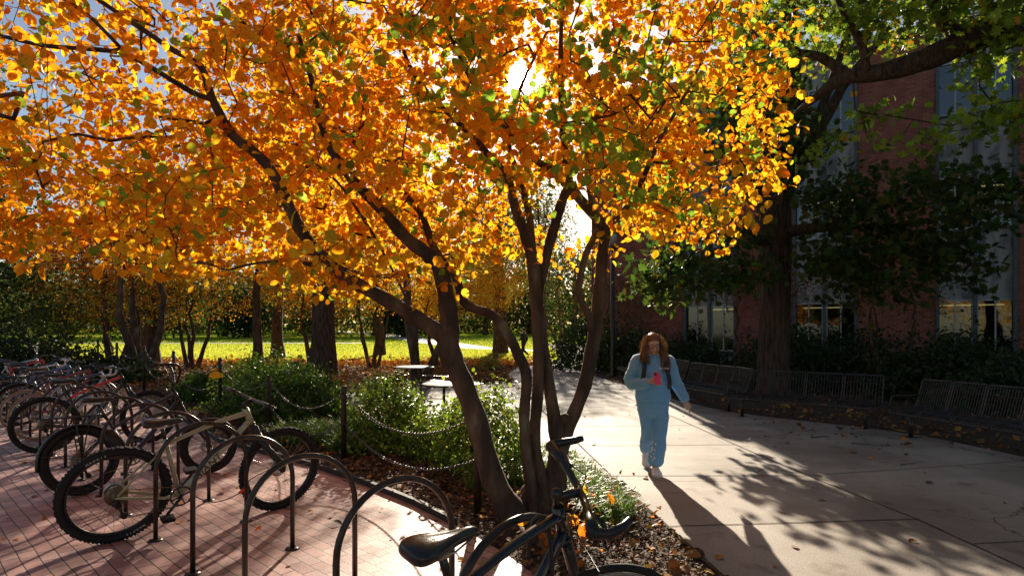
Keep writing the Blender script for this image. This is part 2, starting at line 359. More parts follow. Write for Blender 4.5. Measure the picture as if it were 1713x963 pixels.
bf = mth('ADD', mth('MULTIPLY', br.outputs['Fac'], -1.0, T), mth('MULTIPLY', n3.outputs[0], .35, T), T)
bu = N(bm_, 'ShaderNodeBump'); bu.inputs['Strength'].default_value = .7; bu.inputs['Distance'].default_value = .006; T.links.new(bf, bu.inputs['Height']); T.links.new(bu.outputs[0], b.inputs['Normal'])
plaza = [(.6,1.6),(.5,2.6),(.17,3.9),(-.07,4.34),(-.47,4.94),(-.88,5.5),(-1.64,6.35),(-2.4,7.1),(-4.2,8.6),(-6.6,11.6),(-9.5,15),(-13,18.5),(-22,24),(-30,24),(-30,-8),(.3,-8)]
sheet('brick_plaza', plaza, .014, bm_)
# low edging along the bed
ed = MB(); edge_m = mat('edging_dark', (.04,.035,.03), .7)
for a, b_ in zip(plaza[4:10], plaza[5:11]):
    a = Vector((*a, 0)); b_ = Vector((*b_, 0)); d = b_-a
    ed.box(((a+b_)/2+Vector((.0,.0,.03))), (d.length-.01, .05, .075), math.atan2(d.y, d.x))
o = ed.build('bed_edging', edge_m); o['kind'] = 'structure'

# ------------------------------------------------------------------ brick building
def brickwall_mat():
    m = mat('building_brick', (.3,.09,.06), .85, spec=.2); T = m.node_tree; b = T.nodes['Principled BSDF']
    tcn = N(m, 'ShaderNodeTexCoord'); sp = N(m, 'ShaderNodeSeparateXYZ'); cb = N(m, 'ShaderNodeCombineXYZ'); T.links.new(tcn.outputs['Object'], sp.inputs[0])
    T.links.new(mth('ADD', sp.outputs[0], sp.outputs[1], T), cb.inputs[0]); T.links.new(sp.outputs[2], cb.inputs[1])
    br = N(m, 'ShaderNodeTexBrick'); br.inputs['Scale'].default_value = 1; br.inputs['Brick Width'].default_value = .215; br.inputs['Row Height'].default_value = .075; br.inputs['Mortar Size'].default_value = .008; br.inputs['Mortar Smooth'].default_value = .2
    br.inputs['Color1'].default_value = (.30,.075,.05,1); br.inputs['Color2'].default_value = (.42,.13,.085,1); br.inputs['Mortar'].default_value = (.30,.22,.18,1); T.links.new(cb.outputs[0], br.inputs[0])
    nz = N(m, 'ShaderNodeTexNoise'); nz.inputs['Scale'].default_value = 2; nz.inputs['Detail'].default_value = 8; T.links.new(cb.outputs[0], nz.inputs[0])
    rr = N(m, 'ShaderNodeValToRGB'); rr.color_ramp.elements[0].color = (.6,.6,.6,1); rr.color_ramp.elements[0].position = .3; rr.color_ramp.elements[1].position = .7; T.links.new(nz.outputs[0], rr.inputs[0])
    T.links.new(mul(T, m, br.outputs['Color'], rr.outputs[0]), b.inputs['Base Color'])
    bu = N(m, 'ShaderNodeBump'); bu.inputs['Distance'].default_value = .01; bu.inputs['Strength'].default_value = .6; T.links.new(mth('MULTIPLY', br.outputs['Fac'], -1.0, T), bu.inputs['Height']); T.links.new(bu.outputs[0], b.inputs['Normal'])
    return m
M_brick = brickwall_mat()
M_panel = noisy('stained_concrete_panel', (.17,.165,.165), (.36,.345,.33), 2.2, .85, .2, 30, stretch=(1.6,1,.45), detail=9, lo=.36, hi=.5)
M_steel = noisy('blue_grey_steel', (.06,.085,.095), (.09,.12,.13), 6, .5, .05, 40)
M_white = noisy('window_frame_paint', (.38,.39,.38), (.5,.5,.48), 6, .5, .05, 40)
M_dark = mat('dark_room', (.02,.018,.016), .9)
M_blind = noisy('blind_cloth', (.42,.40,.34), (.5,.47,.4), 3, .8, .1, 20, stretch=(.3,1,30))
M_lamp = bpy.data.materials.new('room_lamp'); M_lamp.use_nodes = True; _b = M_lamp.node_tree.nodes['Principled BSDF']; _b.inputs['Emission Color'].default_value = (1,.72,.3,1); _b.inputs['Emission Strength'].default_value = .45
M_glass = bpy.data.materials.new('window_glass'); M_glass.use_nodes = True; T = M_glass.node_tree
tr = N(M_glass, 'ShaderNodeBsdfTransparent'); tr.inputs[0].default_value = (.5,.54,.52,1); gs = N(M_glass, 'ShaderNodeBsdfGlossy'); gs.inputs['Roughness'].default_value = .02; gs.inputs[0].default_value = (.9,.9,.9,1)
nzz = N(M_glass, 'ShaderNodeTexNoise'); nzz.inputs['Scale'].default_value = 1.2; bu = N(M_glass, 'ShaderNodeBump'); bu.inputs['Distance'].default_value = .02; bu.inputs['Strength'].default_value = .3; T.links.new(nzz.outputs[0], bu.inputs['Height']); T.links.new(bu.outputs[0], gs.inputs['Normal'])
mx = N(M_glass, 'ShaderNodeMixShader'); fr_ = N(M_glass, 'ShaderNodeFresnel'); fr_.inputs[0].default_value = 1.9
T.links.new(fr_.outputs[0], mx.inputs[0]); T.links.new(tr.outputs[0], mx.inputs[1]); T.links.new(gs.outputs[0], mx.inputs[2]); T.links.new(mx.outputs[0], T.nodes['Material Output'].inputs[0])

bld = empty('brick_building', (15.5,20,0), (0,0,R(-33.5)), label='three storey red brick building with grey spandrel panels and tall window bays in shade', cat='building')
H = 11.9; XL = -14.15; XR = 26; bays = [-8.75,-4.5,0,4.45,8.9,13.3,17.7,22.1]; bw = 2.15
edges = [XL]
for c in bays: edges += [c-bw/2, c+bw/2]
edges.append(XR)
pr = MB()
for i in range(0, len(edges), 2):
    a, c = edges[i], edges[i+1]; pr.box(((a+c)/2, .2, H/2), (c-a, .4, H))
pr.box((XL+.2, 6.5, H/2), (.4, 12.2, H)); pr.box((XR-.2, 6.5, H/2), (.4, 12.2, H)); pr.box(((XL+XR)/2, 12.7, H/2), (XR-XL, .3, H))
pr.build('wall', M_brick, bld)
rf = MB(); rf.box(((XL+XR)/2, 6.3, H+.12), (XR-XL+.3, 13.2, .22)); rf.build('roof', M_panel, bld)
ft = MB(); ft.box(((XL+XR)/2, 6.5, .7), (XR-XL-1, 11.5, .05)); ft.box(((XL+XR)/2, 6.5, 4.2), (XR-XL-1, 11.5, .2)); ft.box(((XL+XR)/2, 6.5, 8.3), (XR-XL-1, 11.5, .2)); ft.build('floor_slab', M_dark, bld)
bk = MB(); bk.box(((XL+XR)/2, 4.2, H/2), (XR-XL-1.2, .1, H-.4)); bk.build('inner_wall', mat('inner_wall', (.14,.12,.10), .9), bld)
floors = [(.76,2.66),(5.04,6.84),(8.96,10.76)]; yb = .12
for bi, c in enumerate(bays):
    for dx in (-bw/2+.05, 0, bw/2-.05): MB().box((c+dx, .02, H/2), (.1, .2, H-.01)).build('mullion', M_steel, bld)
    zprev = 0
    for k, (z0, z1) in enumerate(floors+[(H-.02, 0)]):
        for sx in (-1, 1): MB().box((c+sx*(bw/4), yb+.1, (zprev+z0)/2), (bw/2-.11, .2, z0-zprev-.012)).build('spandrel_panel', M_panel, bld)
        zprev = z1
    for k, (z0, z1) in enumerate(floors):
        for sx in (-1, 1):
            x0 = c+sx*bw/4; wdt = bw/2-.11; fr2 = MB()
            for zz in (z0+.03, z1-.03): fr2.box((x0, yb, zz), (wdt, .07, .06))
            for xx in (-wdt/2+.022, 0, wdt/2-.022): fr2.box((x0+xx, yb-.003, (z0+z1)/2), (.042, .07, z1-z0-.125))
            wn = fr2.build('window', M_white, bld)
            g = MB(); g.box((x0, yb+.012, (z0+z1)/2), (wdt-.02, .006, z1-z0-.1)); g.build('pane', M_glass, wn)
            if (bi*3+k*5+(sx > 0)) % 4 != 1:
                hb = random.choice((.16,.25,.5)) if k or bi < 1 else .12
                bl = MB(); bl.box((x0, yb+.07, z1-.05-hb/2), (wdt-.05, .012, hb)); bl.build('blind', M_blind, wn)
    for z in (2.5, 6.68):
        MB().box((c, 1.6, z+.02), (bw*.85, .12, .05)).build('ceiling_light', M_lamp, bld)
    for (z0, z1) in floors:
        for sx in (-1, 1): MB().box((c+sx*bw/4, .06, z0-.03), (bw/2-.11, .11, .05)).build('sill', M_steel, bld)
ubox = MB(); ubox.box((-6.6,-.06,3.0), (.5,.14,.4)); ubox.cyl((-6.6,-.05,0.3),(-6.6,-.05,2.8),.03); ubox.build('utility_box', mat('utility_grey', (.2,.2,.2), .6), bld)
# ------------------------------------------------------------------ trees
ORANGE = [((.90,.385,.019),5),((.92,.45,.025),4),((.91,.53,.035),2),((.87,.32,.016),2),((.55,.50,.05),.4),((.20,.32,.04),.2)]
YELLOW = [((.90,.58,.04),5),((.90,.46,.03),4),((.80,.64,.06),2.2),((.5,.55,.06),1),((.85,.36,.02),2)]
GREENY = [((.16,.27,.04),4),((.22,.33,.05),3),((.45,.42,.05),1.5),((.75,.33,.02),2)]
def crown_leaves(name, tgt, per, spread, size, pal, tmpl, m, parent, droop=.5, up=.5, sz_jit=.22, colfn=None):
    tgt = np.asarray(tgt); C = np.repeat(tgt, per, axis=0); n = len(C)
    C = C+rng.normal(0, 1, (n, 3))*np.array([spread, spread, spread*.6])
    axis = norm(rng.normal(0, 1, (n, 3)))+np.array([0,0,-droop]); nr = rng.normal(0, .75, (n, 3))+np.array([0,-.25,up])
    cols = pick(n, pal) if colfn is None else colfn(C)
    return leaves(name, C, size*np.clip(rng.normal(1, sz_jit, n), .5, 1.5), cols, nr, axis, tmpl, m, parent)

# --- foreground tree, several stems from one base
ft_ = empty('autumn_tree', (.12,5.2,0), label='multi stemmed tree with glowing orange leaves and leaning dark trunks beside the hoops', cat='tree')
def stem(pts, k=4): # (px,py,Y,width px) in photo -> world
    W = [(*P(a, b_, Y), wd/F*Y/2*(.87 if wd < 50 else .8)) for a, b_, Y, wd in pts]
    return smooth_path(W, k)
stems = {
 'T1': [(880,905,5.12,75),(858,860,5.1,62),(825,801,5.08,50),(798,704,5.05,42),(774,639,5.02,40),(752,588,5.0,44),(752,542,5.0,38),(747,499,5.0,33),(736,450,5.0,32),(712,423,5.0,29),(680,399,4.95,26),(640,352,4.9,23),(600,312,4.9,20),(560,262,4.85,16),(535,200,4.8,13),(520,130,4.75,10),(500,60,4.7,8)],
 'T1b': [(752,588,5.0,36),(739,560,5.0,33),(696,531,4.95,30),(642,499,4.9,27),(588,469,4.85,26),(550,439,4.8,25),(518,407,4.75,24),(494,368,4.7,23),(457,291,4.65,21),(428,257,4.6,20),(390,228,4.6,18),(370,195,4.6,17),(353,160,4.55,15),(335,110,4.5,13),(291,85,4.45,11),(232,45,4.4,10),(158,-5,4.3,8),(90,-60,4.2,6)],
 'T1c': [(353,166,4.55,10),(320,154,4.5,11),(257,116,4.4,10),(208,91,4.3,9),(158,83,4.2,9),(75,77,4.1,8),(0,60,4.0,7),(-80,40,3.9,5)],
 'T1d': [(560,448,4.82,9),(520,442,4.7,9),(480,437,4.6,7),(430,440,4.45,5),(380,452,4.3,4)],
 'T2': [(895,880,5.15,30),(888,812,5.18,24),(879,747,5.22,22),(877,690,5.25,22),(881,630,5.28,22),(868,596,5.3,22),(850,560,5.3,20),(825,527,5.32,18),(798,518,5.35,18),(776,505,5.35,18),(766,475,5.35,17),(748,450,5.35,17),(722,405,5.4,15),(700,350,5.5,13),(640,290,5.6,10),(585,230,5.7,8),(540,190,5.8,6)],
 'T3': [(912,880,5.25,44),(904,800,5.28,28),(894,736,5.32,24),(899,665,5.36,23),(901,600,5.4,23),(899,540,5.4,24),(896,490,5.4,26),(890,430,5.4,25),(876,386,5.4,22),(861,345,5.4,19),(849,299,5.35,17),(815,257,5.3,14),(786,224,5.25,12),(740,180,5.2,9),(690,120,5.1,8),(660,40,5.0,6)],
 'T4': [(925,880,5.3,55),(928,811,5.32,46),(932,748,5.35,32),(930,719,5.38,30),(917,635,5.45,22),(911,590,5.46,20),(905,540,5.45,20),(900,495,5.43,20),(915,425,5.5,20),(930,370,5.5,20),(942,332,5.5,19),(950,303,5.5,18),(940,208,5.5,12),(938,120,5.4,10),(940,20,5.3,8),(950,-50,5.3,6)],
 'T4b': [(896,470,5.4,12),(886,365,5.6,14),(869,299,5.7,12),(850,230,5.8,9),(870,150,5.9,7),(915,54,6.0,5)],
 'T5': [(932,790,5.34,38),(943,738,5.4,28),(959,694,5.45,27),(978,644,5.5,27),(990,585,5.55,27),(997,545,5.57,27),(1003,479,5.6,24),(1008,417,5.6,22),(1010,380,5.6,21),(969,332,5.55,20),(949,303,5.5,19),(928,287,5.45,17),(899,270,5.4,14),(870,235,5.3,11),(820,190,5.2,8),(780,120,5.1,7),(740,30,5.0,5)],
 'T5b': [(994,570,5.56,18),(984,527,5.5,15),(969,496,5.45,13),(970,470,5.42,13),(980,425,5.45,13),(1000,385,5.55,13)],
 'T5c': [(1009,385,5.6,16),(1050,345,5.6,13),(1075,300,5.5,11),(1100,240,5.4,9),(1140,170,5.3,7),(1180,90,5.2,5)],
 'T5d': [(1000,395,5.6,12),(985,310,5.7,12),(985,250,5.8,10),(998,195,5.8,9),(1013,141,5.8,7),(1040,60,5.9,5)],
 'T5e': [(940,208,5.5,7),(980,200,5.2,6),(1030,190,4.9,5),(1090,150,4.6,4)],
 'T1e': [(696,531,4.95,5),(640,420,5.1,5),(610,370,5.2,6),(560,300,5.5,5),(480,240,5.8,4)],
}
sk = MB(); nodes = []; parents = []; fixedr = {}
for nm, pts in stems.items():
    W = stem(pts)
    sk.tube([w_[:3] for w_ in W], [w_[3]*(1+.06*math.sin(i*1.7)) for i, w_ in enumerate(W)], 10 if pts[0][3] > 20 else 7, cap=False)
    for i, w_ in enumerate(W):
        nodes.append(w_[:3]); parents.append(len(nodes)-2 if i else -1)
base_pt = P(912, 880, 5.25)
for ang, L in ((2.8,.36),(4.0,.3),(5.4,.34),(.4,.3),(1.6,.3)):   # root flare
    b0 = Vector((.17, 5.28, .16)); sk.tube([b0, b0+Vector((math.cos(ang)*L*.5, math.sin(ang)*L*.5, -.1)), b0+Vector((math.cos(ang)*L, math.sin(ang)*L, -.2))], [.10,.06,.02], 8, cap=False)
sk.sphere((.2,5.3,.10), (.15,.13,.20)); sk.sphere(tuple(P(936,700,5.38)+Vector((.045,0,0))), (.055,.05,.05))
so_ = sk.build('trunk', bark, ft_); so_.location = (-.12,-5.2,0)
# crown targets: everywhere inside a wide spreading crown, above its drooping lower edge
low = np.array([[-400,470],[0,455],[90,455],[130,400],[200,455],[300,478],[400,470],[480,500],[560,515],[650,510],[720,470],[800,480],[870,478],[905,470],[945,455],[1010,462],[1040,440],[1080,400],[1130,425],[1235,432],[1262,350],[1310,335],[1318,280],[1335,200],[1400,0],[1500,-400]], float)
tg = []
while len(tg) < 3500:
    X = rng.uniform(-6.2, 3.2); Y = rng.uniform(3.25, 8.2); Z = rng.uniform(1.9, 6.6)
    e = ((X+1.1)/4.9)**2+((Y-5.1)/2.9)**2+((Z-3.4)/3.2)**2
    if e > 1: continue
    px = CX+X/Y*F; py = HZ-(Z-CAMZ)/Y*F
    if px > 1335 or px < -900 or py < -420: continue
    if py > np.interp(px, low[:,0], low[:,1])-12-max(0, rng.normal(0, 14)): continue
    if px > 1150 and Y < 4: continue
    if abs(px-968) < 42 and abs(py-375) < 60 and rng.random() < .93: continue
    if abs(px-920) < 130 and py > 300 and rng.random() < .62: continue
    if px > 1190 and rng.random() < .3: continue
    s0 = Vector((X, Y, Z-CAMZ)).normalized().angle(Vector((sd.x, sd.y, sd.z)))
    if s0 < .018: continue
    if Y < 4.7 and rng.random() < .5: continue
    if px < 430 and py < 190 and rng.random() < .45: continue
    tg.append((X, Y, Z))
# extra sprays for the low fringe hanging in front
nn, pp, tips = grow(nodes, parents, tg, step=.16, jit=.035, rise=.07)
bmb, _ = branch_mb(nn, pp, tip_r=.0022, start=len(nodes), expo=2.5, maxr=.028)
o = bmb.build('branches', bark, ft_); o.location = (-.12,-5.2,0)
T_ = np.array(tg)
def fcol(C):
    n = len(C); px = CX+C[:,0]/C[:,1]*F; Z = C[:,2]
    g = np.exp(-((C[:,0]-1.0)/1.0)**2-((Z-3.2)/.8)**2)*.5+np.exp(-((C[:,0]+.8)/.9)**2-((Z-4.1)/.55)**2)*.5+.05
    g *= (C[:,1] < 5.3)*1.2+.2
    pat = np.sin(C[:,0]*5.1+C[:,2]*3.3)*np.sin(C[:,1]*4.3-C[:,2]*4.1)
    g = np.where(pat > .12, g*2.1, .015)
    y = np.clip((3.4-Z)/1.6, 0, 1)*.5+.05
    a = pick(n, ORANGE); bb = pick(n, YELLOW); cc = pick(n, [((.24,.42,.06),4),((.32,.50,.08),3),((.5,.55,.08),1.5)])
    r = rng.random(n); out = a.copy(); out[r < y] = bb[r < y]; out[r > 1-g] = cc[r > 1-g]; return out
# leaves hang along the last bit of each twig
Cc = []; 
for t in tips:
    j = t; p = nn[t]; q = nn[pp[t]] if pp[t] >= 0 else p
    k = rng.integers(8, 17)
    f = rng.random(k)[:, None]*1.9
    pts = p+(q-p)*f+rng.normal(0, 1, (k, 3))*np.array([.075,.075,.055]); Cc.append(pts)
Cc = np.concatenate(Cc); n = len(Cc)
ang = np.arccos(np.clip(norm(Cc-np.array([0,0,CAMZ])) @ np.array(sd), -1, 1)); Cc = Cc[ang > .024]; n = len(Cc)
axis = norm(rng.normal(0, 1, (n, 3)))*.9+np.array([0,0,-.55]); nr = rng.normal(0, .7, (n, 3))+np.array([0,-.35,.35])
o = leaves('foliage', Cc, np.clip(rng.normal(.074, .015, n), .038, .105), fcol(Cc), nr, axis, OVAL, M_leaf, ft_); o.location = (-.12,-5.2,0)
print('foreground leaves', n)

def tree(name, label, loc, h, crown, pal, leafsize, nclump, per, tr=.2, group=None, cat='tree', bk=None, m=None, tmpl=DIAM, lean=(0,0), nstem=1, split=.45, spread=None, droop=.3, trunk_only=False):
    """crown: list of ellipsoids (dx,dy,z,rx,ry,rz)"""
    root = empty(name, loc, label=label, cat=cat, group=group); lo = Vector(loc)
    tb = MB(); nodes_ = []; par_ = []
    for s_ in range(nstem):
        a = 2*math.pi*s_/max(1, nstem)+rng.uniform(0, .7); of = 0 if nstem == 1 else .12
        tilt = 0 if nstem == 1 else rng.uniform(.16, .42); L = h*(.8 if nstem == 1 else .6)
        pts = []
        for i in range(9):
            f = i/8; b_ = math.sin(f*2.2)*tilt*L*.6
            pts.append(Vector((math.cos(a)*(of+b_)+lean[0]*f*f+rng.normal(0, .012*h)*(f > 0)*(.3+f*.7), math.sin(a)*(of+b_*.7)+lean[1]*f*f+rng.normal(0, .012*h)*(f > 0)*(.3+f*.7), f*L-.1)))
        rr_ = [tr*(1.35 if i == 0 else 1.)*(1-.72*(i/8)) for i in range(9)]
        tb.tube(pts, rr_, 12 if nstem == 1 else 8, cap=False)
        for i, p in enumerate(pts):
            if i/8 >= (split if nstem == 1 else .3): nodes_.append(tuple(p)); par_.append(len(nodes_)-2 if (len(nodes_) > 1 and i/8 > (split if nstem == 1 else .3)+.1) else -1)
    tb.build('trunk', bk or bark_rough, root)
    if trunk_only: return root
    tg_ = []; vol = np.array([c[3]*c[4]*c[5] for c in crown]); vol = vol/vol.sum()
    for ci, c in enumerate(crown):
        k = max(3, int(nclump*vol[ci]))
        d = norm(rng.normal(0, 1, (k, 3)))*(rng.random((k, 1))**.42); tg_ += [tuple(np.array(c[:3])+x*np.array(c[3:])) for x in d]
    a_, b2, tp = grow(nodes_, par_, tg_, step=h*.06, jit=h*.01, rise=.08)
    mbb, _ = branch_mb(a_, b2, tip_r=.006+h*.0006, start=len(nodes_), maxr=tr*.45, expo=2.5); mbb.build('limbs', bk or bark_rough, root)
    crown_leaves('foliage', tg_, per, spread or leafsize*3.2, leafsize, pal, tmpl, m or M_far, root, droop=droop)
    return root
EVG = [((.03,.06,.02),4),((.05,.085,.025),3),((.08,.11,.03),1)]
OAKG = [((.06,.11,.02),4),((.11,.17,.03),3),((.20,.24,.035),1.6),((.35,.17,.03),.5)]
BRONZE = [((.55,.27,.03),4),((.42,.26,.035),3),((.68,.36,.03),2.8),((.20,.22,.04),1.5)]
REDO = [((.62,.17,.02),4),((.48,.14,.02),3),((.7,.28,.03),2)]
OLIVE = [((.10,.12,.03),3),((.20,.19,.05),3),((.34,.27,.06),2),((.06,.09,.03),3)]
GOLD = [((.85,.45,.03),4),((.8,.52,.05),3),((.85,.34,.02),2),((.45,.45,.05),1)]

# big furrowed trunk behind the yew hedge, crown high above
tree('tall_tree', 'broad straight furrowed trunk rising behind the clipped evergreen hedge', (-6.7,21,0), 13, [(0,0,9.5,3.6,3.4,3.4)], BRONZE, .16, 150, 34, tr=.46, split=.5)
# small multi stemmed autumn trees on the leaf covered bed
mids = [((-5.9,25.5,0),'slender multi stemmed tree with dark arching stems behind the far picnic table',6.2,[(0,0,4.2,3.1,2.4,1.9)],GOLD,5,.075),
        ((-13.4,25,0),'spreading bronze leaved tree with three thin stems left of the tall furrowed trunk',6.4,[(0,0,3.9,3.3,2.6,2.1)],BRONZE,4,.10),
        ((-15.6,23.5,0),'leaning grey stemmed tree with copper leaves over the last fence posts',6.6,[(0,0,3.9,3.3,2.4,2.1)],BRONZE,3,.14),
        ((-3.2,27,0),'small golden tree with two crooked stems behind the near picnic table',5.4,[(0,0,3.7,2.3,2,1.7)],GOLD,2,.12),
        ((-.9,33,0),'yellow leaved small tree at the lawn corner just left of the walker',6.0,[(-.4,0,4.3,2.0,2,1.9)],GOLD,1,.14),
        ((-8.9,27,0),'low orange tree with dark forked stem directly left of the broad trunk',6.,[(0,0,3.9,2.7,2.2,1.9)],BRONZE,2,.13)]
for loc, lab, h, cr_, pal, ns_, tr_ in mids:
    tree('small_tree', lab, loc, h, cr_, pal, .095, 200, 40, tr=tr_, nstem=ns_, group='small autumn trees on the leafy bed', bk=bark)
# trunks standing at the lawn edge
lawn_tr = [((-12.9,33,0),'thick dark tree with knotty base at the lawn edge between two small trees',11,[(0,0,7.5,3.6,3,3)],BRONZE,.34),
           ((-19.5,32,0),'dark straight tree at the lawn edge near the end of the chain fence',11,[(0,0,7.4,3.8,3,3)],REDO,.36),
           ((-8.2,37,0),'reddish trunk seen close behind the right side of the broad furrowed trunk',11,[(0,0,8,3,3,2.8)],GOLD,.33),
           ((-.75,41,0),'single reddish trunk on the lawn beside the far path crossing',12,[(-1.2,0,7.3,2.4,3,3.4)],OLIVE,.42)]
for loc, lab, h, cr_, pal, tr_ in lawn_tr:
    tree('lawn_tree', lab, loc, h, cr_, pal, .17, 150, 36, tr=tr_, group='trees along the near lawn edge', split=.42)
# left: dark evergreen and fiery maple behind the bikes
tree('evergreen_tree', 'dark green needle tree towering at the far left behind the bicycles', (-19.5,21,0), 12, [(0,0,3.5,3.4,3,2.2),(0,0,7,2.9,2.6,3),(0,0,10.5,1.6,1.6,2.2)], EVG, .16, 300, 46, tr=.4, split=.12)
tree('evergreen_tree', 'shaded dark evergreen between the fiery maple and the bicycle rows', (-16.5,27.5,0), 10, [(0,0,3.8,3.2,3,2),(0,0,6.6,2.4,2.4,2.6)], EVG, .16, 240, 42, tr=.3, split=.12)
tree('maple_tree', 'fiery red orange maple glowing behind the left side of the front tree', (-12.4,20,0), 7.6, [(-1.2,0,4.9,2.6,2.2,1.7),(1.2,0,5.6,2.2,2,1.5)], REDO, .10, 320, 44, tr=.16, nstem=3, bk=bark)
tree('golden_tree', 'tall golden tree filling the gap behind the front tree crown', (-2.9,18.6,0), 8.4, [(-.9,0,5.6,2.9,2.0,2.4)], GOLD, .10, 300, 42, tr=.14, nstem=3, bk=bark)
tree('golden_tree', 'high golden crown behind the upper left of the front tree', (-10.3,24.2,0), 11, [(0,0,7.6,3.4,2.6,2.4)], GOLD, .11, 260, 42, tr=.2, bk=bark)
# beyond the lawn
far = [(-75,95,14,9,EVG),(-60,100,16,9,OLIVE),(-46,96,15,8,EVG),(-34,104,17,8,BRONZE),(-23,100,15,7,OLIVE),(-13,108,17,7,EVG),(-5,112,16,6,OLIVE),(3.5,118,12,6,OLIVE),(10,96,15,6,EVG),(-52,84,9,6,EVG),(-28,88,8,5,OLIVE),(-90,110,16,9,OLIVE),(16,84,15,6,OLIVE),(-40,90,7,5,EVG),(-66,88,8,6,OLIVE),(-17,94,7,5,EVG)]
names = ['rounded dark tree','tall olive tree','dense dark conifer','bronze crowned tree','loose olive tree','pointed dark conifer','thin hazy olive tree','pale far tree in the opening','dark tree behind the path bend','low dark evergreen','low olive tree','outermost olive tree','olive tree beside the building end','squat evergreen','broad low olive tree','small dark evergreen']
for (x, y, h, r_, pal), nm in zip(far, names):
    side = 'far left' if x < -50 else 'left' if x < -20 else 'middle' if x < 0 else 'right'
    tree('far_tree', '%s in the line beyond the lawn, %s of the view' % (nm, side), (x, y, hz_(y)-.1), h, [(0,0,h*.5,r_,r_*.7,h*.48)], pal, .55, 110, 34, tr=.45, group='trees in the line beyond the lawn', split=.15, spread=1.2)
nw_ = 34000; xw = rng.uniform(-190, 70, nw_); yw = rng.uniform(122, 150, nw_); zw = rng.random(nw_)**.8*(11+3*np.sin(xw*.11)+2.5*np.sin(xw*.31+1)+1.5*np.sin(xw*.83))
kw_ = (np.abs(xw-14-(yw-125)*.1) > 4) | (zw < 8); xw, yw, zw = xw[kw_], yw[kw_], zw[kw_]; nw_ = len(xw)
o = leaves('far_wood', np.column_stack([xw, yw, zw+(yw-45)*.012]), rng.uniform(.8,1.5,nw_), pick(nw_, EVG+OLIVE+[((.35,.2,.05),2)]), rng.normal(0,.6,(nw_,3))+np.array([0,-.8,.3]), rng.normal(0,1,(nw_,3)), DIAM, M_far); o['kind'] = 'stuff'
# thin bare-ish trees and shrubs near the building end
OLB = [((.16,.14,.05),3),((.30,.22,.06),3),((.10,.11,.03),2)]
tree('path_tree', 'slender olive tree standing where the far path bends', (1.7,38,0), 12.5, [(-.2,0,7.8,2.3,2,3.9)], OLIVE, .15, 260, 34, tr=.2, split=.3)
tree('path_tree', 'taller hazy olive tree just left of the path bend', (-1.2,45,0), 14, [(0,0,8.5,2.6,2.4,4.6)], OLIVE, .17, 240, 34, tr=.24, split=.3)
tree('rear_tree', 'broad sunlit golden tree mirrored in the ground floor window glass at right', (-3,-15,0), 10, [(0,0,5.6,4.6,3.2,3.8)], YELLOW, .26, 160, 34, tr=.3)
tree('rear_tree', 'green and gold tree mirrored in the upper window glass', (-12,-14,0), 12, [(0,0,6.6,4.6,3.4,4.8)], OAKG+[((.7,.4,.04),3)], .26, 160, 34, tr=.3)
tree('rear_tree', 'added unseen tree behind the camera, its wide leafy crown blocking sky light', (9.5,-8,0), 12, [(0,0,7.2,5.6,4.4,4.6)], OAKG, .28, 200, 40, tr=.34)  # added out of view to block sky fill on the shaded path
tree('thin_tree', 'wispy half bare olive tree between the walker and the brick building', (2.9,31,0), 8.2, [(0,0,4.4,1.5,1.5,2.6)], OLB, .10, 120, 12, tr=.08, nstem=4, bk=bark_grey)
tree('thin_tree', 'wispy shrub like tree leaning against the corner of the brick building', (4.9,25.6,0), 5.5, [(0,0,3.1,1.1,.8,1.6)], OLIVE, .09, 80, 14, tr=.05, nstem=4, bk=bark_grey)

# --- the oak in front of the building
def clumps_tree(name, label, loc, trunk_pts, clumps, pal, leafsize, m, tmpl, limbs=(), bk=None, per=60, cf=None, sprd=.30, gap=None):
    root = empty(name, loc, label=label, cat='tree'); L0 = Vector(loc); tb = MB(); nodes_ = []; par_ = []
    W = smooth_path([(*(Vector(p[:3])-L0), p[3]) for p in trunk_pts], 4); tb.tube([x[:3] for x in W], [x[3] for x in W], 16, cap=False)
    for i, x in enumerate(W[len(W)//2:]): nodes_.append(x[:3]); par_.append(len(nodes_)-2 if i else -1)
    tb.build('trunk', bk or bark_rough, root)
    for lp in limbs:
        lb = MB(); W = smooth_path([(*(Vector(p[:3])-L0), p[3]) for p in lp], 4); lb.tube([x[:3] for x in W], [x[3]*(1+.05*math.sin(i*2.1)) for i, x in enumerate(W)], 10, cap=False)
        for i, x in enumerate(W): nodes_.append(x[:3]); par_.append(len(nodes_)-2 if i else -1)
        lb.build('limb', bk or bark_rough, root)
    tg_ = []
    for (px, py, Y, rad, k) in clumps:
        c = np.array(P(px, py, Y)-L0)
        d = norm(rng.normal(0, 1, (k, 3)))*(rng.random((k, 1))**.5)*rad*np.array([1,1.1,.75]); tg_ += [tuple(c+x) for x in d]
    if gap: tg_ = [t for t in tg_ if gap(np.array(t)+np.array(L0))]
    a_, b2, tp = grow(nodes_, par_, tg_, step=.35, jit=.07, rise=.05)
    mbb, _ = branch_mb(a_, b2, tip_r=.006, start=len(nodes_), maxr=.12, expo=2.4); mbb.build('branches', bk or bark_rough, root)
    cfn = (lambda C: cf(C+np.array(L0))) if cf else None
    crown_leaves('foliage', tg_, per, sprd, leafsize, pal, tmpl, m, root, droop=.55, up=.5, colfn=cfn); return root
Yo = 14
def tp(px, py, Y, wpx): return (*P(px, py, Y), wpx/F*Y/2)
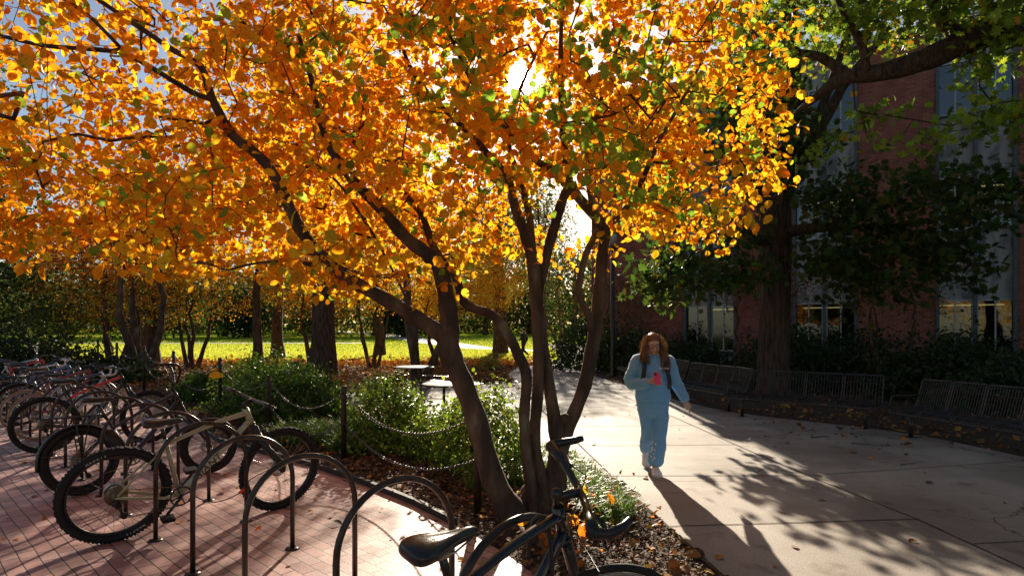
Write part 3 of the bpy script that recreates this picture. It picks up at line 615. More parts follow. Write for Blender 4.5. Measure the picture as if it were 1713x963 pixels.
oak_cl = [(1390,420,13,1.1,14),(1490,420,12,1.2,16),(1600,365,11.5,1.2,15),(1690,340,11,1.,9),(1400,320,12.8,1.2,14),(1470,345,12,.9,10),
          (1570,300,12,.8,6),(1290,270,13.2,1.1,16),(1250,220,13.5,1.4,24),(1330,200,14,1.4,20),(1200,140,14,1.4,20),(1290,90,14,1.5,22),(1400,40,14,1.3,14),(1540,20,14,1.5,16),(1680,20,13,1.2,10),
          (1250,20,14,1.8,24),(1360,-60,14,2,26),(1520,-90,14,2,26),(1680,-60,13,2,26),(1095,480,11.9,.5,9),(1150,470,12.2,.7,9),(1230,450,12.8,.9,12),(1180,380,13.2,.8,8),(1110,440,12.4,.5,5),(1590,430,12,.8,7),(1440,480,13,.7,6)]
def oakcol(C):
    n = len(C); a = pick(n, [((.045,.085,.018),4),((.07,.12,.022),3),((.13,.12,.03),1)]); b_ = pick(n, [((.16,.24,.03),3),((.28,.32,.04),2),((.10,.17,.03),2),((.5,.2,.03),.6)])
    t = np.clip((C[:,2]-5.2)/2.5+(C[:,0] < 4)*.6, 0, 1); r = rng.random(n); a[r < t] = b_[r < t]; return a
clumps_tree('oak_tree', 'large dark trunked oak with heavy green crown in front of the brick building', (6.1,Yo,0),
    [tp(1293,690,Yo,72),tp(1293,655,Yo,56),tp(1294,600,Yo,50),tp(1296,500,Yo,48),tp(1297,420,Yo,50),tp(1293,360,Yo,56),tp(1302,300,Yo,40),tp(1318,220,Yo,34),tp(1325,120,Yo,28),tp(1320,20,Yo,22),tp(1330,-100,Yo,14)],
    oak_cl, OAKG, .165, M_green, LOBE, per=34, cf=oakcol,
    limbs=[[tp(1296,360,Yo,30),tp(1340,270,13.8,22),tp(1380,200,13.4,18),tp(1420,130,13,14),tp(1480,60,13,9)],
           [tp(1290,370,Yo,26),tp(1262,310,Yo,20),tp(1240,240,14,16),tp(1222,140,14,12),tp(1215,40,14,9)],
           [tp(1298,400,Yo,22),tp(1260,400,13.4,18),tp(1235,380,13,15),tp(1170,400,12.5,9),tp(1110,440,12.1,5)],
           [tp(1300,390,Yo,24),tp(1380,380,13,15),tp(1480,380,12.4,10),tp(1600,360,11.8,6)],
           [tp(1310,260,Yo,18),tp(1360,210,14,15),tp(1400,110,14,12),tp(1440,-20,14,8)]])
# big limb reaching in from a tree off to the right
def limbcol(C):
    return pick(len(C), [((.18,.30,.04),3),((.27,.40,.05),3),((.38,.46,.05),2),((.10,.16,.025),2),((.6,.33,.03),.35)])
clumps_tree('leaning_tree', 'neighbouring tree whose thick furrowed limb reaches in from the upper right corner', (9.9,8.4,0),
    [tp(2040,760,8.4,110),tp(2030,560,8.4,80),tp(2000,350,8.4,74),tp(1930,150,8.4,70),tp(1900,-20,8.4,60),tp(1890,-250,8.4,40)],
    [(1400,40,8.6,.5,9),(1470,30,8.4,.35,6),(1560,10,8.2,.4,8),(1640,20,8,.5,10),(1700,60,8,.5,10),(1560,230,8.8,.7,7),(1690,180,8.6,.7,14),(1620,130,8.7,.5,7),(1450,190,8.9,.5,6),(1300,60,9,.5,7),(1500,-60,8.2,.8,18),(1650,-80,8,.9,20),(1350,-50,8.8,.7,12),(1600,-560,7,2.4,90),(1950,-700,6,2.6,110),(1400,-800,6.5,2.2,80),(2300,-500,6.5,2.6,110),(1900,-1200,4.5,2.6,110),(1500,-1500,4,2.2,80),(2200,-350,9,2.4,90),(2700,-900,5,2.6,110),(1390,240,9.2,.4,4),(1690,-20,7.6,.5,10)],  # big clumps high above the view are added to block sky light below
    OAKG, .14, M_green, LOBE, per=14, cf=limbcol, sprd=.17,
    limbs=[[tp(1940,160,8.4,56),tp(1800,70,8.3,54),tp(1713,52,8.3,50),tp(1640,60,8.35,44),tp(1560,95,8.45,38),tp(1480,120,8.6,30),tp(1410,132,8.8,22),tp(1355,170,9.1,12),tp(1320,200,9.3,6)],
           [tp(1420,130,8.8,22),tp(1370,95,9,14),tp(1300,80,9.2,9),tp(1240,40,9.4,6)],
           [tp(1600,60,8.4,26),tp(1570,20,8.3,22),tp(1545,-40,8.2,18),tp(1500,-120,8,12)],
           [tp(1450,120,8.6,14),tp(1440,70,8.5,13),tp(1410,20,8.4,10),tp(1380,-60,8.3,7)],
           [tp(1660,60,8.3,14),tp(1690,10,8,12),tp(1700,-60,7.8,8)]])
# two small dark ornamental trees by the windows
DKO = [((.38,.15,.02),4),((.25,.12,.02),3),((.5,.25,.03),1.5)]
tree('ornamental_tree', 'slender small tree with sparse rusty leaves before the ground floor windows at right', (9.9,15.6,0), 4.6, [(0,0,3.2,2.1,1.2,1.2)], DKO, .065, 210, 20, tr=.05, nstem=4, bk=bark)
tree('ornamental_tree', 'slender small tree with sparse rusty leaves partly hidden by the oak trunk', (7.2,17.6,0), 4.4, [(0,0,3.1,1.9,1.1,1.1)], DKO, .065, 170, 18, tr=.05, nstem=3, bk=bark)

# ------------------------------------------------------------------ shrubs
def shrub(name, label, loc, r, pal, leafsize, n, group=None, tmpl=DIAM, m=None, spiky=0., floor=.03):
    root = empty(name, loc, label=label, cat='shrub', group=group)
    d = norm(rng.normal(0, 1, (n, 3))); d[:, 2] = np.abs(d[:, 2])*1.0
    bump = 1+.16*np.sin(d[:,0]*5+loc[0]*3)*np.cos(d[:,1]*6+d[:,2]*5+loc[1])+.09*np.sin(d[:,0]*13+d[:,2]*11)
    rr_ = (.55+.47*rng.random(n)**.5)*bump+rng.exponential(.03+spiky, n)
    C = d*rr_[:, None]*np.array(r); C[:, 2] = np.maximum(C[:, 2], floor+rng.random(n)*.1)
    nr = d*.8+rng.normal(0, .5, (n, 3)); axis = d+rng.normal(0, .5, (n, 3))+np.array([0,0,.4])
    leaves('foliage', C, leafsize*np.clip(rng.normal(1, .25, n), .4, 1.6), pick(n, pal, .2), nr, axis, tmpl, m or M_shrub, root)
    st = MB()
    for i in range(14):
        a = rng.uniform(0, 6.28); e = rng.uniform(.2, .8); p1 = Vector((math.cos(a)*r[0]*e, math.sin(a)*r[1]*e, r[2]*rng.uniform(.5, .85)))
        st.tube([Vector((0,0,-.02)), p1*.5+Vector((0,0,.05)), p1], [.014,.010,.004], 5, cap=False)
    st.build('stems', bark, root); return root
BOX = [((.13,.22,.025),4),((.20,.31,.035),3),((.32,.42,.06),2),((.06,.11,.02),2)]
YEW = [((.05,.10,.015),4),((.08,.15,.02),3),((.13,.21,.03),2)]
BX = 'boxwood shrubs inside the chain fence'
shrub('boxwood_shrub', 'rounded boxwood with sunlit tips behind the chain left of the leaning trunk', (-1.70,8.2,0), (.62,.6,.88), BOX, .045, 6500, BX, OVAL, spiky=.03)
shrub('boxwood_shrub', 'bright pale green boxwood right behind the leaning trunk', (-.36,7.0,0), (.52,.45,.86), BOX+[((.35,.48,.08),4)], .042, 5600, BX, OVAL, spiky=.05)
shrub('boxwood_shrub', 'low sprawling boxwood between the two rounded ones', (-.95,7.6,0), (.42,.4,.58), BOX+[((.35,.48,.08),1)], .042, 2600, BX, OVAL, spiky=.05)
HG = 'mounds of the evergreen hedge behind the fence'
for (x, y, rx, ry, rz), lab in zip([(-4.15,10.9,.95,.8,.98),(-5.0,12.0,1.0,.9,1.02),(-3.55,10.4,.7,.6,.75),(-6.9,13.6,.7,.6,.6)],
        ['large soft evergreen mound right below the broad furrowed trunk','evergreen mound with flat top behind the cruiser handlebar','low front mound of evergreen above the grass tuft','darker evergreen mound beside the second farthest near fence post']):
    shrub('evergreen_shrub', lab, (x, y, 0), (rx, ry, rz), YEW+[((.16,.26,.04),1)], .06, 7000, HG, DIAM, spiky=.03)
JU = 'dark junipers at the left end of the bed'
for (x, y, rx, ry, rz), lab in zip([(-14.6,18.5,1.7,1.3,1.2),(-16.8,19,2.0,1.6,1.8),(-12.4,18.6,1.0,.9,.6)],
        ['feathery dark juniper behind the clustered bicycles','taller dark juniper at the left frame edge','low dark juniper between fence posts and the lawn']):
    shrub('juniper_shrub', lab, (x, y, 0), (rx, ry, rz), EVG, .12, 5000, JU, DIAM, spiky=.12)
HB = 'dark shrubs along the brick building'
for (x, y, rx, ry, rz), lab in zip([(6.0,20.2,1.3,1.,1.1),(8.2,18.2,1.4,1.1,1.4),(9.9,17.0,1.5,1.,1.35),(11.6,15.4,1.6,1.1,1.25),(13.2,14.0,1.6,1.1,1.05),(14.6,12.6,1.6,1.1,1.0),(7.6,16.2,1.2,.9,1.35),(10.2,14.2,1.6,1.,1.15),(12.0,12.0,1.6,1.,1.1),(10.2,11.9,1.5,.9,.9)],
        ['dark spiky shrub under the farthest ground floor window','dark rounded shrub just right behind the oak trunk','dark shrub under the middle ground floor window','dark shrub under the brick pier between two windows','dark shrub under the right ground floor window','dark shrub at the right frame edge under the building','dark shrub hugging the oak trunk on its right','low dark shrub behind the four seat bench','low dark shrub behind the right bench','lowest dark shrub filling the corner between both benches']):
    shrub('dark_shrub', lab, (x, y, 0), (rx, ry, rz), EVG, .11, 4200, HB, DIAM, spiky=.1)
shrub('dark_shrub', 'big black green shrub beside the lamp post where the path narrows', (3.15,24.2,0), (1.5,1.3,1.8), EVG, .12, 6000, HB, DIAM, spiky=.08)
shrub('dark_shrub', 'feathery shrub with lit tips just right of the lamp post', (4.5,22.8,0), (1.1,.9,1.5), EVG+[((.16,.22,.04),2)], .11, 3500, HB, DIAM, spiky=.12)
shrub('dark_shrub', 'dark shrub behind the bench near the walking woman', (4.9,18.6,0), (1.,.9,1.15), EVG, .11, 3000, HB, DIAM, spiky=.1)
shrub('small_shrub', 'small yellow green shrub at the bed tip where the path forks', (-.9,24.5,0), (.4,.4,.5), [((.3,.34,.06),3),((.15,.22,.04),2)], .07, 700, None, DIAM, spiky=.15)
shrub('small_shrub', 'little weedy shrub beside the far picnic table seat', (-3.4,14.9,0), (.45,.4,.38), [((.2,.26,.05),3),((.12,.18,.04),2)], .06, 800, None, DIAM, spiky=.15)
# mat of liriope grass
def grass(name, patches, label_kind='stuff'):
    C = []; S = []
    for (x, y, rx, ry, n, h) in patches:
        a = rng.uniform(0, 6.283, n); r = np.sqrt(rng.random(n)); C.append(np.stack([x+rx*r*np.cos(a), y+ry*r*np.sin(a), np.full(n, .0)], 1)); S.append(rng.normal(h, h*.2, n))
    C = np.concatenate(C); S = np.concatenate(S); n = len(C)
    az = rng.uniform(0, 6.283, n); d = np.stack([np.cos(az), np.sin(az), np.zeros(n)], 1); sd_ = np.stack([-np.sin(az), np.cos(az), np.zeros(n)], 1)
    V = np.zeros((n, 7, 3)); L = S[:, None]; ln = rng.uniform(.3, .95, (n, 1)); wd = rng.uniform(.0028, .0048, (n, 1))
    for i, (f, ww) in enumerate(((0,1),(.4,1.),(.75,.8))):
        cpos = C+d*(ln*L*f**1.7)+np.array([0,0,1.])*(L*(f-.5*f**2.6*ln)); V[:, 2*i] = cpos-sd_*wd*ww; V[:, 2*i+1] = cpos+sd_*wd*ww
    V[:, 6] = C+d*(ln*L)+np.array([0,0,1.])*(L*(1-.62*ln))
    Fq = np.array([[0,1,3],[0,3,2],[2,3,5],[2,5,4],[4,5,6]]); faces = (Fq[None]+(np.arange(n)*7)[:, None, None]).reshape(-1, 3)
    me = bpy.data.meshes.new(name); me.from_pydata(V.reshape(-1, 3).tolist(), [], faces.tolist())
    at = me.color_attributes.new('leaf_colour', 'FLOAT_COLOR', 'POINT'); c4 = np.ones((n, 7, 4), 'f4'); c4[:, :, :3] = pick(n, [((.12,.22,.03),4),((.2,.32,.05),3),((.07,.14,.025),3),((.4,.4,.12),.5)])[:, None]; at.data.foreach_set('color', c4.ravel())
    o = link(name, me, M_shrub); o['kind'] = 'stuff'; return o
grass('liriope_grass', [(.62,6.1,.28,.55,2300,.27),(.82,5.35,.25,.45,1500,.24),(.40,6.8,.35,.6,2300,.30),(-.1,6.35,.35,.3,900,.26),(-2.75,8.7,.75,.5,3600,.34),(-2.1,8.1,.4,.3,900,.28),(-.25,6.1,.25,.2,250,.2),(.75,4.8,.16,.2,200,.15)])

nb = 70000; yy = 30.5+np.abs(rng.normal(0, 17, nb)); xx = rng.uniform(-1, .12, nb)*yy*.95; pp_ = np.column_stack([xx, yy]); kk = inpoly_(pp_, lawn) & ~inpoly_(pp_, [(-70,60),(-16,63),(-16,66),(-70,63.5)]) & ~inpoly_(pp_, [(3,46),(-2,53),(-7,68),(-16,95),(-20,94),(-10.5,66),(-4.5,51),(.5,45.1)]); pp_ = pp_[kk]; nb = len(pp_)
o = leaves('lawn_grass', np.column_stack([pp_, np.maximum(0, (pp_[:,1]-45)*.012)]), rng.uniform(.07,.14,nb), pick(nb, [((.48,.54,.09),4),((.56,.58,.11),3),((.34,.44,.07),2),((.5,.42,.12),1)]), rng.normal(0,.5,(nb,3))+np.array([0,-1.,.2]), rng.normal(0,.35,(nb,3))+np.array([0,0,1.]), DIAM, leafmat('lawn_blade', .62, .6, 1.05)); o['kind'] = 'stuff'

# ------------------------------------------------------------------ litter
def scatter(name, polyfn, n, size, pal, lift=.012, tmpl=CHIP, tilt=.35, m=None, zb=.005):
    C = polyfn(n); k = len(C); C = np.column_stack([C, zb+rng.exponential(lift, k)])
    nr = rng.normal(0, tilt, (k, 3))+np.array([0,0,1.]); axis = norm(rng.normal(0, 1, (k, 3)))
    o = leaves(name, C, size*np.clip(rng.lognormal(0, .4, k), .35, 2.4), pick(k, pal, .25), nr, axis, tmpl, m or M_litter); o['kind'] = 'stuff'; return o
path_poly = path_left+[(-.2,22),(0.15,25),(.75,30)]+path_right
def bed(x0, x1, y0, y1, excl=True, dens=None):
    def f(n):
        p = np.column_stack([rng.uniform(x0, x1, n*3), y0+(y1-y0)*rng.random(n*3)**1.3])
        k = ~inpoly(p, plaza) & ~inpoly(p, path_poly) & ~inpoly(p, patio) & ~inpoly(p, lawn)
        return p[k][:n]
    return f
CHIPS = [((.14,.085,.05),4),((.22,.14,.085),3),((.07,.045,.03),4),((.32,.23,.15),1.3),((.05,.03,.02),2)]
DRY = [((.30,.13,.04),3),((.42,.20,.06),2),((.20,.10,.05),3),((.55,.25,.04),1),((.12,.07,.04),2)]
FALL = [((.75,.28,.03),4),((.62,.20,.02),3),((.8,.42,.05),2),((.35,.15,.04),2)]
scatter('mulch_chips', bed(-2.2, 1.8, 2.2, 9.0), 30000, .030, CHIPS, .010)
scatter('mulch_chips', bed(-9, 3, 6, 16), 16000, .05, CHIPS, .012)
scatter('leaf_litter', bed(-3.2, 1.7, 2.6, 9), 1500, .055, DRY, .016, OVAL, .5)
scatter('leaf_litter', bed(-14, 3, 8, 26), 9000, .085, DRY, .02, DIAM, .5)
scatter('leaf_litter', bed(-30, .8, 17, 33), 16000, .12, DRY+[((.6,.24,.04),3)], .03, DIAM, .5)
scatter('leaf_litter', lambda n: np.column_stack([rng.uniform(-26, 1.5, n), 27+np.abs(rng.normal(0, 3.5, n))]), 15000, .13, FALL, .03, DIAM, .5, zb=.01)
scatter('leaf_litter', bed(3, 14, 4, 24), 6000, .085, DRY, .02, DIAM, .5)
scatter('leaf_litter', lambda n: np.column_stack([rng.uniform(1.1, 6, n), rng.uniform(2.8, 14, n)]), 60, .05, FALL+DRY, .006, OVAL, .3, zb=.018)
scatter('leaf_litter', lambda n: np.column_stack([rng.uniform(-7, .3, n), rng.uniform(2.5, 10, n)]), 230, .05, FALL+DRY, .006, OVAL, .3, zb=.018)
scatter('leaf_litter', lambda n: np.column_stack([rng.normal(5.4, .9, n), rng.normal(9.8, 1.2, n)]), 160, .06, DRY, .01, OVAL, .4, zb=.018)
scatter('leaf_litter', lambda n: np.column_stack([rng.normal(.62, .25, n), rng.normal(5.2, .5, n)]), 120, .06, FALL, .06, OVAL, .8, zb=.06, m=M_leaf)
def strewn_stick(pts, r, label):
    o = MB().tube(pts, [r, r*.8, r*.4], 6).build('stick', bark_grey); setp(o, label, 'twig', 'fallen twigs on the concrete')
strewn_stick([(4.45,8.9,.025),(4.6,8.95,.03),(4.78,9.0,.024)], .012, 'short dark twig lying on the shaded path before the four seat bench')
strewn_stick([(4.8,8.45,.024),(4.95,8.35,.03),(5.1,8.3,.022)], .008, 'thin curved twig beside a dry leaf on the shaded path')
strewn_stick([(4.62,7.1,.024),(4.74,7.15,.028),(4.85,7.18,.022)], .008, 'tiny twig alone on the shaded path nearest the right bench')
# ------------------------------------------------------------------ bicycle hoops
UH = R(43); ud = Vector((math.cos(UH), math.sin(UH), 0)); un = Vector((math.sin(UH), -math.cos(UH), 0))
def hoop_mesh(h=.90, w=.335, r=.017):
    pts = [(-w,0,-.05)]+[(-w,0,h-w)]
    for i in range(1, 20): a = math.pi*(1-i/20); pts.append((w*math.cos(a), 0, h-w+w*math.sin(a)))
    pts += [(w,0,h-w),(w,0,-.05)]
    return MB().tube(pts, r, 12)
hoop_proto = None
def hoop(x, y, label, h=None, rz=UH):
    global hoop_proto
    r = empty('bike_hoop', (x, y, .014), (0,0,rz), label=label, cat='bike rack', group='bicycle hoops in a diagonal row on the bricks')
    mb = hoop_mesh(h or .9) if (hoop_proto is None or h) else None
    if mb: o = mb.build('hoop', steel, r); hoop_proto = hoop_proto or o
    else: o = link('hoop', hoop_proto.data, None, r)
    for sx in (-.335, .335): MB().lathe([(0,.012),(.02,.012),(.05,.008),(.052,0)], 16, Matrix.Translation((sx,0,.0))).build('foot_flange', steel, r)
hoops = [(.03,2.37,'nearest hoop with the black locked bicycle leaning on it',.86),(-.57,3.0,'empty hoop just left of the foreground saddle',None),(-1.238,3.55,'empty sunlit hoop third from the front',None),
 (-1.86,4.17,'hoop in front of the olive bicycle frame',None),(-2.48,4.80,'hoop the rear wheel of the olive bicycle stands against',None)]
for x, y, l, h in hoops: hoop(x, y, l, h)
far_l = ['hoop between the olive bicycle and the cargo bicycle','hoop just behind the cargo bicycle rack','hoop in front of the black and red bicycle','hoop behind the black and red bicycle','hoop next to the road bicycle with the bottle','hoop behind the road bicycle with the bottle','hoop in the middle of the crowded bicycles','hoop in the left crowd of bicycles','hoop third from the far end','hoop second from the far end','farthest hoop of the row']
for k, l in enumerate(far_l): hoop(-3.11-.63*k, 5.42+.61*k, l)

# ------------------------------------------------------------------ posts and chains
posts = [(-.30,5.22,.95),(-2.09,7.43,.93),(-3.75,9.2,.93),(-5.57,11.4,1.1),(-7.7,13.6,1.15),(-9.6,15.6,1.2),(-11.9,18,1.25),(-14.2,20.5,1.3)]
plab = ['steel post in front of the leaning trunk','steel post between the grass tuft and the rounded boxwood','steel post behind the olive bicycle handlebar','steel post left of the evergreen mounds','steel post behind the cruiser handlebar','steel post beside the black and red bicycle','steel post before the leaning grey stems','farthest visible steel post near the juniper']
postm = noisy('post_steel', (.03,.022,.018), (.07,.05,.04), 10, .45, .3, 60, metal=.3, dist=.003)
PT = []
for (x, y, h), l in zip(posts, plab):
    r = empty('fence_post', (x, y, 0), label=l, cat='post', group='round steel posts of the chain fence')
    MB().lathe([(0,-.1),(.034,-.1),(.034,h-.012),(.03,h-.003),(.018,h),(0,h)], 16).build('post', postm, r)
    for z in (h-.09, h-.47):
        ey = MB(); ey.lathe([(.036,-.012),(.04,-.012),(.04,.012),(.036,.012)], 16, Matrix.Translation((0,0,z)), True); ey.build('collar', postm, r)
    PT.append((Vector((x, y, 0)), h))
chm = mat('chain_steel', (.16,.14,.125), .35, .8)
def chain(a, b_, sag, link_l, label, seg=5, res=10):
    L = (b_-a).length*1.05+sag*.4; n = max(8, int(L/(link_l*.72))); pts = []
    for i in range(n+1): f = i/n; p = a+(b_-a)*f; p.z -= sag*4*f*(1-f); pts.append(p)
    mb = MB()
    for i in range(n):
        c = (pts[i]+pts[i+1])/2; t = (pts[i+1]-pts[i]).normalized(); s = t.cross(Vector((0,0,1))).normalized(); u = s.cross(t)
        if i % 2: s, u = (s+u*.4).normalized(), (u-s*.4).normalized()
        else: s, u = (u+s*.4).normalized(), (s-u*.4).normalized()
        pp = [c+t*(math.cos(q)*link_l/2)+s*(math.sin(q)*link_l*.25) for q in [2*math.pi*k/res for k in range(res)]]
        mb.tube(pp, link_l*.07, seg, closed=True)
    o = mb.build('chain', chm); setp(o, label, 'chain', 'sagging chains between the steel posts')
wh = ['between the leaning trunk and the grass tuft','in front of the large evergreen mound','above the front evergreen mound behind the bicycle handlebar','behind the cruiser handlebar','behind the black and red bicycle','before the leaning grey stems','at the far juniper end']
for i in range(len(PT)-1):
    (a, ha), (b_, hb) = PT[i], PT[i+1]; d = (b_-a).normalized()*.045
    for z, nm, sg in ((.09,'upper',.30),(.47,'lower',.27)):
        chain(a+d+Vector((0,0,ha-z)), b_-d+Vector((0,0,hb-z)), sg, .046 if i < 3 else .07, '%s chain sagging %s' % (nm, wh[i]), 5 if i < 3 else 4, 10 if i < 3 else 6)
ret = empty('fence_post', (1.0,6.9,0), label='short thin post hidden beside the right stem', cat='post'); bpy.data.objects.remove(ret)

# ------------------------------------------------------------------ bicycles
rub = noisy('tyre_rubber', (.012,.011,.011), (.022,.02,.02), 30, .75, .2, 90, dist=.002)
chrome = mat('bright_alloy', (.5,.48,.45), .3, .9); gunm = mat('dark_alloy', (.06,.058,.055), .35, .8); blk = mat('black_plastic', (.018,.018,.019), .38)
sadm = noisy('saddle_vinyl', (.02,.018,.018), (.03,.027,.026), 30, .28, .15, 120, spec=.6, dist=.001); rustm = mat('cassette_steel', (.22,.17,.11), .4, .8)
white_m = mat('white_print', (.75,.75,.72), .5); red_m = mat('red_rubber', (.75,.06,.02), .45); whitebar = mat('white_bar_tape', (.6,.6,.58), .5); brownm = mat('brown_leather', (.10,.05,.03), .5); gum = mat('tan_sidewall', (.35,.22,.11), .7)
def paint(name, c, r=.25): return mat('paint_'+name, c, r, 0, .5, .6)
def ringpts(c, r, n=48): return [Vector((c[0]+r*math.cos(2*math.pi*i/n), 0, c[2]+r*math.sin(2*math.pi*i/n))) for i in range(n)]
def make_wheel(root, c, R_, tw, knob=False, rimc=None, rear=False, tire=None, spk=28, disc=True, steer=0.):
    wh_ = empty('wheel', c); wh_.parent = root; wh_.rotation_euler = (0,0,steer)
    t = MB(); t.tube(ringpts((0,0,0), R_-tw/2, 56), tw/2, 12, closed=True)
    if knob:
        for i in range(84):
            a = 2*math.pi*i/84
            for off in ((-.35,0,.35) if i % 2 else (-.62,.62)):
                lift = R_-tw/2+math.cos(off)*tw/2; M_ = Matrix.Rotation(-a, 4, 'Y') @ Matrix.Translation((lift, math.sin(off)*tw/2*1.05, 0))
                t.add([M_ @ Vector((x*.0045, y*.006, z*.008)) for z in (-1,1) for y in (-1,1) for x in (-1,1)], [(0,2,3,1),(4,5,7,6),(0,1,5,4),(2,6,7,3),(0,4,6,2),(1,3,7,5)], False)
    t.build('tyre', tire or rub, wh_)
    rm = MB(); rr_ = R_-tw-.004
    for s in (-1, 1): rm.tube([p+Vector((0, s*.011, 0)) for p in ringpts((0,0,0), rr_, 48)], .0055, 6, closed=True)
    rm.lathe([(rr_-.012,-.010),(rr_-.006,-.012),(rr_-.006,.012),(rr_-.012,.010)], 48, Matrix.Rotation(R(90), 4, 'X'), True)
    rm.build('rim', rimc or gunm, wh_)
    sp = MB()
    for i in range(spk):
        a = 2*math.pi*i/spk; s = 1 if i % 2 else -1; b_ = a+.55*(1 if (i//2) % 2 else -1)
        sp.tube([(rr_*math.cos(a), 0, rr_*math.sin(a)), (.024*math.cos(b_), s*.026, .024*math.sin(b_))], .0011, 4, cap=False)
    sp.build('spokes', chrome if not rear else gunm, wh_)
    hb = MB(); hb.cyl((0,-.05,0), (0,.05,0), .016, seg=12); hb.cyl((0,-.032,0), (0,-.026,0), .028); hb.cyl((0,.026,0), (0,.032,0), .028); hb.build('hub', gunm, wh_)
    if disc:
        d = MB(); ry = Matrix.Translation((0,.042,0)) @ Matrix.Rotation(R(90), 4, 'X'); d.lathe([(.055,-.001),(.08,-.001),(.08,.001),(.055,.001)], 32, ry, True)
        for i in range(6): a = i*math.pi/3; d.tube([(.02*math.cos(a), .042, .02*math.sin(a)), (.06*math.cos(a+.4), .042, .06*math.sin(a+.4))], .003, 4)
        d.build('brake_disc', chrome, wh_)
    if rear:
        cs = MB()
        for k in range(9):
            r0 = .075-.0062*k; rz_ = Matrix.Translation((0,-.020-.0042*k,0)) @ Matrix.Rotation(R(90), 4, 'X'); pr_ = []
            V = []; nt_ = 28
            cs.lathe([(r0*.55,-.0009),(r0,-.0009),(r0,.0009),(r0*.55,.0009)], 28, rz_, True)
            for q in range(14): a = 2*math.pi*q/14; cs.box((r0*1.02*math.cos(a), -.020-.0042*k, r0*1.02*math.sin(a)), (.006,.0016,.006), M=Matrix.Rotation(-a, 4, 'Y'))
        cs.build('cassette', rustm, wh_)
    return wh_
def make_bike(loc, heading, lean, label, frame=(.3,.3,.25), accent=None, wb=1.13, Rr=.35, Rf=None, tw=.045, knob=False, bars='flat', steer=0., fender=False, rack=False, bottle=False, tire=None, rimc=None, saddle=sadm, seat_h=.95, head=(.78,.97), cluster=(.25,.78), ttm=None, rigid=True, ebatt=False, lock=False, detail=True, tilt_saddle=0, group='bicycles parked at the hoops', frame_text=None, tyre_text=None, pedal=1.1):
    Rf = Rf or Rr
    root = empty('bicycle', loc, (lean, 0, heading), label=label, cat='bicycle', group=group)
    pm = frame; am = accent or frame
    ra = Vector((0,0,Rr)); fa = Vector((wb,0,Rf)); bb = Vector((.435,0,.30)); cl = Vector((cluster[0],0,cluster[1])); ht = Vector((head[0],0,head[1])); hdir = Vector((.40,0,-.917)); hb = ht+hdir*.15
    f = MB(); f.tube([bb, cl+(cl-bb).normalized()*.04], [.018,.016], 12)
    dn = smooth_path([bb+Vector((.01,0,.01)), bb+(hb-bb)*.5+Vector((0,0,.012)), hb+Vector((-.01,0,.03))], 4); f.tube([Vector(p) for p in dn], [.030,.031,.031,.030,.028,.027,.026,.026,.027][:len(dn)], 12, ell=(1,.8))
    f.tube([ht, hb], [.024,.026], 14)
    for s in (-1, 1):
        f.tube([bb+Vector((-.03,s*.03,.005)), bb+Vector((-.12,s*.045,.005)), ra+Vector((.02,s*.066,-.004)), ra+Vector((-.015,s*.066,0))], [.014,.013,.011,.009], 8)
        f.tube([cl+Vector((-.005,s*.015,-.03)), cl+(ra-cl)*.45+Vector((0,s*.04,0)), ra+Vector((0,s*.062,.01))], [.009,.009,.009], 8)
    f.cyl(bb+Vector((0,-.036,0)), bb+Vector((0,.036,0)), .024); f.build('frame', pm, root)
    tt = MB(); tp_ = smooth_path([cl+Vector((0,0,-.01)), cl+(ht+hdir*.04-cl)*.55+Vector((0,0,.01)), ht+hdir*.045], 4); tt.tube([Vector(p) for p in tp_], [.017,.018,.019,.020,.021,.022,.023,.024,.024][:len(tp_)], 12, ell=(1,.8)); tt.build('top_tube', ttm or am, root)
    rw = make_wheel(root, ra, Rr, tw, knob, rimc, True, tire)
    # steering group turns about the head axis
    SM = Matrix.Translation(hb) @ Matrix.Rotation(steer, 4, (-hdir).normalized())
    def onst(o): o.parent = root; o.matrix_local = SM; return o
    def L(p): return Vector(p)-hb
    fk = MB(); fk.cyl(L(hb), L(hb+hdir*.03), .028, seg=14)
    for s in (-1, 1):
        y = .055 if tw > .04 else .04
        a0 = hb+hdir*.035+Vector((0,s*y,0))
        if rigid: fk.tube([L(hb+hdir*.02), L(a0), L(hb+hdir*.2+Vector((.005,s*y,0))), L(fa+Vector((-.01,s*y,.05))), L(fa+Vector((0,s*y,0)))], [.016,.015,.013,.010,.009], 8)
        else:
            fk.tube([L(hb+hdir*.02), L(a0)], [.02,.02], 10); fk.tube([L(a0+Vector((0,0,.015))), L(a0+hdir*.20)], [.0165,.0165], 12); fk.tube([L(a0+hdir*.13), L(fa+Vector((-.015,s*y,.06))), L(fa+Vector((0,s*y,-.012)))], [.023,.021,.013], 12)
    if not rigid: fk.tube([L(hb+hdir*.2+Vector((.02,-.055,.0))), L(hb+hdir*.12+Vector((.035,0,.0))), L(hb+hdir*.2+Vector((.02,.055,0)))], .014, 8)
    onst(fk.build('fork', blk if not rigid else gunm))
    fw = make_wheel(root, L(fa), Rf, tw, knob, rimc, False, tire); bpy.context.view_layer.update(); fw.matrix_local = SM @ Matrix.Translation(L(fa))
    ba = MB(); grp = [MB(), MB()]; lv = MB(); top = ht-hdir*.04
